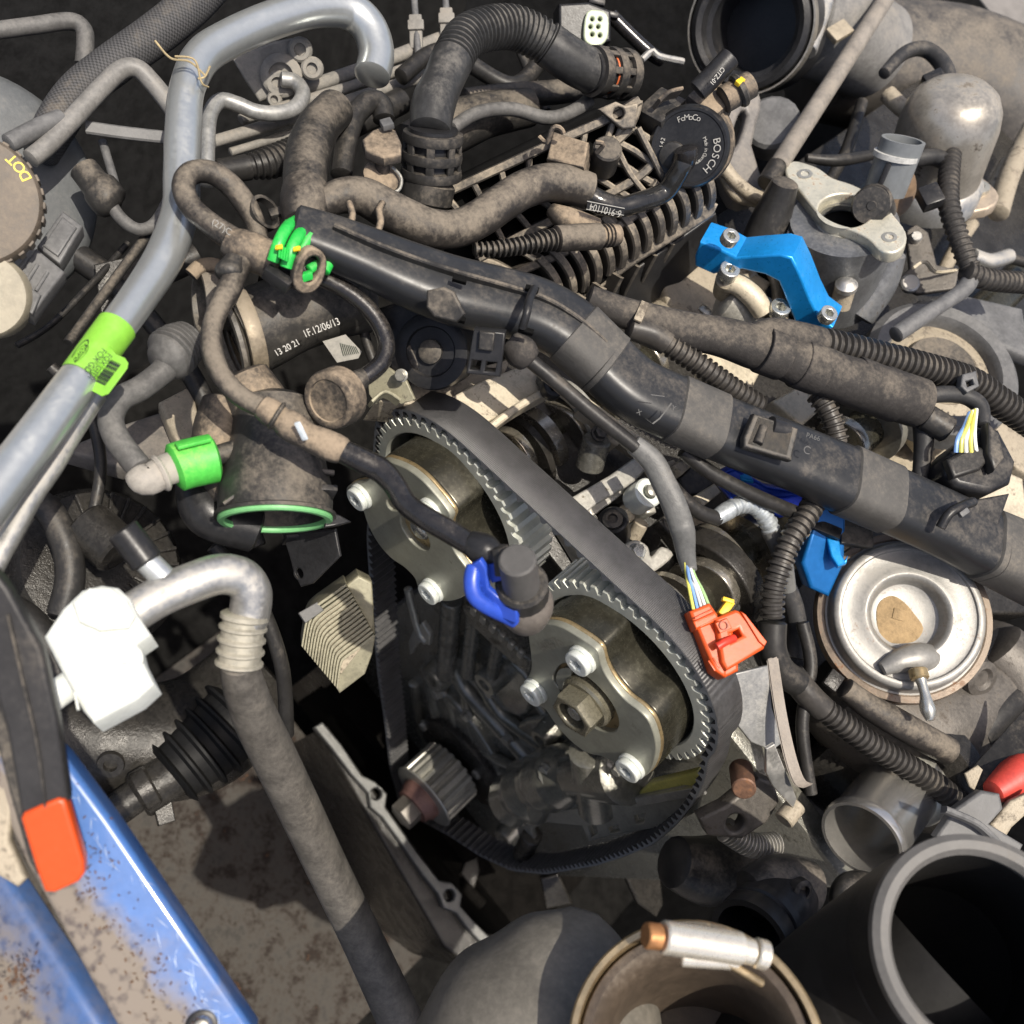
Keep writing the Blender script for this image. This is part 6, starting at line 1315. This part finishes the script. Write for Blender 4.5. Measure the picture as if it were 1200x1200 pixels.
# red cable and grey brackets at the right edge
rc = T('red_cable', 'red rubber sleeved cable end entering at the right edge', 'cable', P(1180, 920, 60))
tube('sleeve', [(1230, 886, 84, 22), (1196, 906, 80, 22), (1176, 920, 76, 18), (1164, 928, 74, 14)], 20, M('red_rubber', (.48, .05, .035), .5, var=.2, dust=.2, bump=.15), rc, seg=20)
cbx = T('fuse_bracket', 'grey dusty plastic bracket below the red cable', 'bracket', P(1150, 960, 60))
plate('arm', [(1096, 980), (1118, 948), (1150, 926), (1172, 930), (1176, 948), (1160, 966), (1200, 990), (1190, 1010), (1120, 1000)], P(1140, 965, 80), N(-.1, -.2, .97), 22, greyp, cbx, bev=4); plate('strap', [(1160, 966), (1184, 938), (1210, 926), (1210, 948), (1186, 970), (1176, 986)], P(1180, 955, 94), N(-.1, -.2, .97), 12, castd, cbx, bev=3)
fin('edge', [(1110, 948, 96), (1150, 966, 98), (1180, 996, 98)], 10, 8, greyp, cbx)
sh = T('heat_shield', 'folded dusty shield with a tan lit edge at the right', 'heat shield', P(1160, 880, 40))
plate('panel', [(1132, 906), (1210, 820), (1210, 880), (1146, 924)], P(1160, 880, 60), N(-.5, -.3, .8), 5, plasd, sh, bev=1.5); plate('edge', [(1130, 906), (1146, 896), (1152, 902), (1142, 926), (1136, 922)], P(1140, 908, 70), N(-.2, -.3, .93), 5, castd, sh, bev=1.5)
tube('hidden_hose', [(1140, 860, 0), (1170, 830, 10), (1220, 790, 10)], 24, rub, None, lab='black hose in the shade right of the canister', cat='hose')
# ================================================================ near things at the front of the bay
# wide grey rubber pipe at the bottom
wr = T('rubber_duct', 'wide grey brown rubber duct rising to a blunt rounded end', 'duct', P(620, 1140, 60))
wrm = M('grey_brown_rubber', (.12, .11, .092), .65, var=.25, dust=.35, bump=.25)
tube('duct', [(600, 1360, 0, 165), (628, 1270, 20, 158), (646, 1200, 40, 142), (662, 1150, 52, 116), (672, 1112, 60, 82), (680, 1086, 64, 52), (684, 1070, 66, 22)], 96, wrm, wr, seg=56, step=3)
# hose clamp over a pipe mouth
hcmp = T('hose_clamp', 'gold tinted band clamp with a bright screw barrel at the bottom', 'hose clamp', P(800, 1160, 150))
HCN = N(-.15, -.62, .76); HCP = P(815, 1238, 235)
goldm = M('yellow_zinc', (.50, .38, .22), .34, metal=.8, var=.15, dust=.25, bump=.12)
lathe('band', HCP, HCN, [(146, -26), (149, -24), (150, 0), (149, 20), (146, 23), (139, 23), (139, -26)], goldm, hcmp, seg=96)
lathe('inner_pipe', HCP, HCN, [(138, -140), (138, 4), (134, 12), (124, 12), (114, 0), (108, -30), (104, -220), (0, -220)], M('tan_rubber_mouth', (.06, .045, .032), .5, dust=.2, bump=.2), hcmp, seg=80)
bright = M('bright_zinc_barrel', (.78, .72, .60), .28, metal=.7, var=.08, bump=.05)
rod('barrel', P(776, 1098, 285), P(868, 1112, 289), 19, bright, hcmp, seg=28); rod('barrel_end', P(866, 1112, 289), P(882, 1116, 290), 15, bright, hcmp)
rod('screw_tip', P(884, 1116, 290), P(898, 1120, 291), 17, bright, hcmp); rod('rusty_tip', P(756, 1096, 283), P(774, 1098, 284), 15, M('copper_tip', (.42, .2, .08), .4, metal=.6, bump=.2), hcmp)
tube('bridge', [(800, 1122, 280), (830, 1124, 286), (864, 1126, 288)], 11, bright, hcmp, seg=16, flat=.6); tube('tail_wire', [(852, 1128, 288), (876, 1142, 284), (892, 1152, 280)], 5, goldm, hcmp, seg=10)
plate('silver_tail', [(882, 1132), (938, 1104), (944, 1110), (890, 1146)], P(910, 1126, 120), N(.1, -.4, .9), 6, alud, hcmp, bev=2)
# big black pipe with its mouth towards the lens
bp2 = T('intercooler_pipe', 'big near black rubber pipe mouth in the lower right corner', 'pipe', P(1000, 1150, 200))
bpm = M('near_black_rubber', (.016, .0155, .015), .5, var=.2, dust=.06, bump=.1, spec=.2); lipm = M('worn_grey_lip', (.10, .096, .09), .6, var=.15, dust=.2, bump=.08)
def Pz(x, y, z): return CAM + ray(x, y) * (z * S)           # seen at x, y at the distance z
BPTS = [Pz(1152, 1113, 800), Pz(1120, 1126, 860), Pz(1074, 1160, 905), Pz(1020, 1203, 930), Pz(930, 1282, 950), Pz(820, 1380, 960)]
tube('wall', BPTS, 128, bpm, bp2, seg=72, hollow=.84, caps=True)
BPT = crom([list(p) for p in BPTS], n=10); BP2 = Vector(BPT[0]); BN2 = ((BP2 - Vector(BPT[1])).normalized() + N(.9, -.3, .9) * .25).normalized()
lathe('lip', BP2, BN2, [(126, -16), (131, -8), (130, 4), (122, 9), (112, 7), (106, -2), (108, -16)], lipm, bp2, seg=96)
# parting line and scuffs on the pipe and the duct
tube('parting_line', [Vector(q) + (TOCAM * .8 - DOWN * .2 - RIGHT * .3).normalized() * (125 * K(Vector(q))) for q in [list(p) for p in BPTS[2:]]], 2.2, bpm, bp2, seg=8)
scuff = M('scuff', (.12, .115, .105), .8, bump=.2)
def scratches(name, n, pos, par, m=scuff):
    vs = []; fs = []
    for _ in range(n):
        p, nn, d = pos(); k = K(p); l = random.uniform(3, 16) * k; w = random.uniform(.25, .7) * k; s = nn.cross(d).normalized() * w; b = len(vs)
        vs += [p - d * l - s * .2, p + s, p + d * l + s * .2, p - s]; fs.append((b, b + 1, b + 2, b + 3))
    return link(name, mesh(vs, fs), m, par, sm=None)
# painted front panel
bpaint = M('blue_car_paint', (.045, .125, .34), .36, var=.08, dust=0, bump=.04, coat=.4)
def add_dirt(m):          # dried mud with a shape of its own, thick away from the bright edge
    t = m.node_tree; b = t.nodes['Principled BSDF']; lk = t.links.new; geo = t.nodes.new('ShaderNodeNewGeometry')
    n = t.nodes.new('ShaderNodeTexNoise'); n.inputs['Scale'].default_value = 22; n.inputs['Detail'].default_value = 9; n.inputs['Roughness'].default_value = .72; lk(geo.outputs['Position'], n.inputs[0])
    n2 = t.nodes.new('ShaderNodeTexNoise'); n2.inputs['Scale'].default_value = 260; n2.inputs['Detail'].default_value = 5; lk(geo.outputs['Position'], n2.inputs[0])
    v = t.nodes.new('ShaderNodeVectorMath'); v.operation = 'DOT_PRODUCT'; lk(geo.outputs['Position'], v.inputs[0])
    return t, b, lk, n, n2, v
PNL = P(150, 1040, 140); PNN = (UP * .93 - Vector((0, 1, 0)) * .05 + Vector((0, -.2, 0))).normalized()
e0, e1 = Q(68, 885, PNL, PNN), Q(290, 1200, PNL, PNN); edge_d = (e1 - e0).normalized(); inward = edge_d.cross(PNN).normalized()
if inward.dot(Q(60, 1100, PNL, PNN) - e0) < 0: inward = -inward
def dirty(m, origin, direc, lo, hi, amt=1):
    t, b, lk, n, n2, v = add_dirt(m); nd = t.nodes.new
    v.inputs[1].default_value = direc; s = nd('ShaderNodeMath'); s.operation = 'SUBTRACT'; lk(v.outputs['Value'], s.inputs[0]); s.inputs[1].default_value = origin.dot(direc)
    mr = nd('ShaderNodeMapRange'); mr.interpolation_type = 'SMOOTHSTEP'; lk(s.outputs[0], mr.inputs[0]); mr.inputs[1].default_value = lo; mr.inputs[2].default_value = hi
    a = nd('ShaderNodeMath'); a.operation = 'MULTIPLY_ADD'; lk(n.outputs['Fac'], a.inputs[0]); a.inputs[1].default_value = 2.2; a.inputs[2].default_value = -.95
    a2 = nd('ShaderNodeMath'); a2.operation = 'ADD'; lk(a.outputs[0], a2.inputs[0]); lk(mr.outputs[0], a2.inputs[1])
    mm = nd('ShaderNodeMapRange'); lk(a2.outputs[0], mm.inputs[0]); mm.inputs[1].default_value = .1; mm.inputs[2].default_value = .8; mm.inputs[4].default_value = .93 * amt
    cr_ = nd('ShaderNodeValToRGB'); lk(n2.outputs['Fac'], cr_.inputs[0]); cr_.color_ramp.elements[0].color = (.055, .038, .024, 1); cr_.color_ramp.elements[0].position = .3; cr_.color_ramp.elements[1].color = (.19, .155, .11, 1); cr_.color_ramp.elements[1].position = .5
    mx = nd('ShaderNodeMix'); mx.data_type = 'RGBA'; lk(mm.outputs[0], mx.inputs[0]); lk(b.inputs['Base Color'].links[0].from_socket, mx.inputs[6]); lk(cr_.outputs[0], mx.inputs[7]); lk(mx.outputs[2], b.inputs['Base Color'])
    r = nd('ShaderNodeMath'); r.operation = 'MAXIMUM'; lk(b.inputs['Roughness'].links[0].from_socket, r.inputs[0]); lk(mm.outputs[0], r.inputs[1]); lk(r.outputs[0], b.inputs['Roughness'])
    c = nd('ShaderNodeMath'); c.operation = 'MULTIPLY_ADD'; lk(mm.outputs[0], c.inputs[0]); c.inputs[1].default_value = -.7; c.inputs[2].default_value = .7; lk(c.outputs[0], b.inputs['Coat Weight'])
dirty(bpaint, e0, inward, .006, .026)
sp1 = T('slam_panel', 'blue painted front panel covered in dried mud, right of the panel gap', 'body panel', PNL)
pnl = plate('panel', [(64, 874), (74, 884), (130, 960), (210, 1078), (300, 1212), (142, 1212), (106, 1150), (66, 1076), (30, 1012), (-20, 900), (30, 850)], PNL, PNN, 60, bpaint, sp1, bev=9, res=5)
PB2 = Q(236, 1203, PNL, PNN); lathe('grommet', PB2, PNN, [(19, -2), (19, 2), (17, 3), (13, 3), (12, 0), (0, 0)], plas, sp1, seg=32); bolt(236, 1204, PB2 + PNN * .0004, PNN, 10, sp1, 'dome', steeld)
bpaint2 = M('blue_wing_paint', (.055, .115, .28), .45, var=.1, bump=.05, coat=.5)
g0 = Q(30, 1040, PNL, PNN); dirty(bpaint2, g0, -inward * -1, .004, .04)
sp2 = plate('fender_panel', [(-40, 1000), (-8, 1008), (12, 1040), (48, 1096), (86, 1154), (118, 1206), (124, 1240), (-60, 1240)], PNL + PNN * .004, (PNN + camvec(-.15, 0, 0) * .5).normalized(), 40, bpaint2, None, bev=10, res=5, lab='blue muddy outer panel in the bottom left corner, left of the gap', cat='body panel')
def sc_panel():
    t = random.random(); x, y = 80 + 190 * t + random.uniform(-25, 5), 900 + 300 * t + random.uniform(-8, 8); a = random.gauss(.95, .5)
    d = (edge_d * math.cos(a - .95) + inward * math.sin(a - .95)).normalized(); return Q(x, y, PNL, PNN) + PNN * (.5 * K(PNL)), PNN, d
scratches('paint_scratch', 40, sc_panel, sp1, M('pale_scratch', (.30, .36, .48), .6, bump=0))
# leaf litter and grit on the panels
lit = T('leaf_litter', 'brown dead leaf crumbs scattered on the blue panels', 'leaf litter', PNL)
def crumbs(n, area, m, sz, nm):
    vs = []; fs = []
    for _ in range(n):
        x, y = area(); c = Q(x, y, PNL, PNN); k = K(c); c = c + PNN * (1.0 * k); a = random.uniform(0, 6.28); u, v_, _n = basis(PNN); d1 = u * math.cos(a) + v_ * math.sin(a); d2 = PNN.cross(d1); l, w = random.uniform(.5, 1.6) * sz * k, random.uniform(.25, .6) * sz * k; b = len(vs)
        vs += [c - d1 * l, c - d2 * w, c + d1 * l, c + d2 * w, c + PNN * (random.uniform(.4, 1.5) * sz * .6 * k)]; fs += [(b, b + 1, b + 4), (b + 1, b + 2, b + 4), (b + 2, b + 3, b + 4), (b + 3, b, b + 4)]
    return link(nm, mesh(vs, fs), m, None, kind='stuff', sm=None)
def a_gap():
    t = random.random(); return (95 + 120 * t + random.gauss(-10, 20) , 960 + 230 * t + random.gauss(10, 20))
def a_left():
    return (random.gauss(22, 12), random.gauss(1150, 14))
bpy.data.objects.remove(lit)
lf = M('dead_leaf', (.10, .05, .025), .8, var=.5, bump=.2); gtm = M('grit', (.22, .18, .13), .9, var=.5, bump=.2)
o_ = crumbs(170, a_gap, lf, 2.2, 'leaf_litter'); tag(o_, 'brown leaf crumbs lying along the mud on the blue panel', 'leaf litter')
o_ = crumbs(60, a_left, lf, 3.0, 'leaf_litter'); tag(o_, 'patch of brown leaf crumbs on the corner panel', 'leaf litter')
o_ = crumbs(600, lambda: (random.uniform(70, 200) , random.uniform(900, 1200)), gtm, 1.0, 'grit') if False else None
# support strut with orange end
stt = T('bonnet_prop', 'black ridged plastic prop with a bright orange end cap', 'prop', P(40, 880, 220))
STN = N(.15, .1, .97); STP = P(45, 880, 215)
plate('shaft', [(-30, 640), (10, 690), (48, 760), (66, 840), (80, 940), (25, 958), (8, 860), (-20, 760)], STP, STN, 26, M('scuffed_black_plastic', (.028, .027, .027), .38, var=.2, dust=.12, bump=.08), stt, bev=5)
fin('ridge', [STP + (Q(a, b, STP, STN) - STP) + STN * .0012 for a, b in ((10, 720), (28, 800), (44, 870), (54, 945))], 6, 3, plasd, stt, n=STN)
plate('side_wall', [(0, 780), (22, 860), (40, 950), (44, 1026), (34, 1010), (14, 940), (-10, 850)], STP - STN * .006, STN, 20, plasd, stt, bev=3)
ornm = M('signal_orange', (.52, .062, .008), .38, var=.04, dust=.05, bump=.04)
plate('orange_end', [(24, 960), (28, 953), (48, 944), (68, 936), (76, 938), (80, 950), (98, 1010), (99, 1024), (92, 1034), (64, 1047), (52, 1046), (42, 1020)], STP + STN * .0012, STN, 24, ornm, stt, bev=5, res=4)
lathe('pivot', P(4, 722, 240), N(.2, .1, .95), [(16, -6), (16, 2), (12, 6), (0, 8)], M('grey_dome_rivet', (.34, .31, .28), .4, metal=.6, dust=.2, bump=.1), stt, seg=28)
plate('stone_guard', [(-20, 860), (2, 880), (14, 950), (10, 985), (30, 1030), (20, 1040), (-30, 1010)], P(0, 960, 130), N(.1, -.1, .97), 20, castd, None, bev=5, lab='tan dusty shelf between the black prop and the corner panel', cat='panel')

# last small things
st_ = T('dry_stalk', 'thin dry grass stalks caught on the bend of the thick silver pipe', 'grass stalk', P(225, 80, 80))
straw = M('dry_straw', (.34, .27, .15), .8, var=.3, bump=0)
for pts in ([(182, 48, 80), (200, 68, 88), (222, 72, 92), (240, 88, 84)], [(205, 66, 90), (228, 70, 94), (236, 96, 82), (244, 102, 70)], [(232, 92, 84), (240, 90, 84), (246, 78, 78)]): tube('stalk', pts, 1.3, straw, st_, seg=6)
for i, (pts, r, lab) in enumerate([
    ([(20, 405, -120), (60, 380, -125), (110, 330, -130), (150, 285, -135)], 4, 'thin wire along the dark wing beside the slanting rod'),
    ([(60, 430, -90), (100, 470, -100), (118, 540, -110), (110, 600, -120)], 7, 'narrow black tube dropping behind the thinner silver pipe'),
    ([(250, 640, -160), (300, 700, -180), (330, 780, -220), (336, 860, -300)], 9, 'black tube in the gap left of the cream plate cooler'),
    ([(590, 10, -40), (610, 60, -40), (640, 130, -50)], 6, 'thin upright hose behind the corrugated bend'),
    ([(1010, 120, 0), (990, 180, 0), (960, 230, -10)], 7, 'dark tube beside the slanting grey rod'),
    ([(940, 730, 40), (950, 780, 30), (940, 850, 10), (950, 930, -10)], 8, 'black lead dropping left of the turbo housing'),
    ([(700, 440, 90), (740, 470, 80), (800, 500, 60), (860, 520, 50)], 5, 'thin black lead tucked under the lower edge of the trunk')]):
    tube('loose_lead', pts, r, rub, None, seg=12, lab=lab, cat='cable')
wg = T('wing_bracket', 'dark sheet bracket with two bolts on the shaded wing', 'bracket', P(150, 350, -150))
WGP = P(140, 340, -140); WGN = N(.3, .1, .93)
plate('sheet', [(110, 310), (170, 296), (190, 330), (176, 372), (120, 380)], WGP, WGN, 6, castdk, wg, bev=1.5)
for x, y in ((130, 332), (164, 352)): bolt(x, y, WGP, WGN, 7, wg, 'hex', steeld)
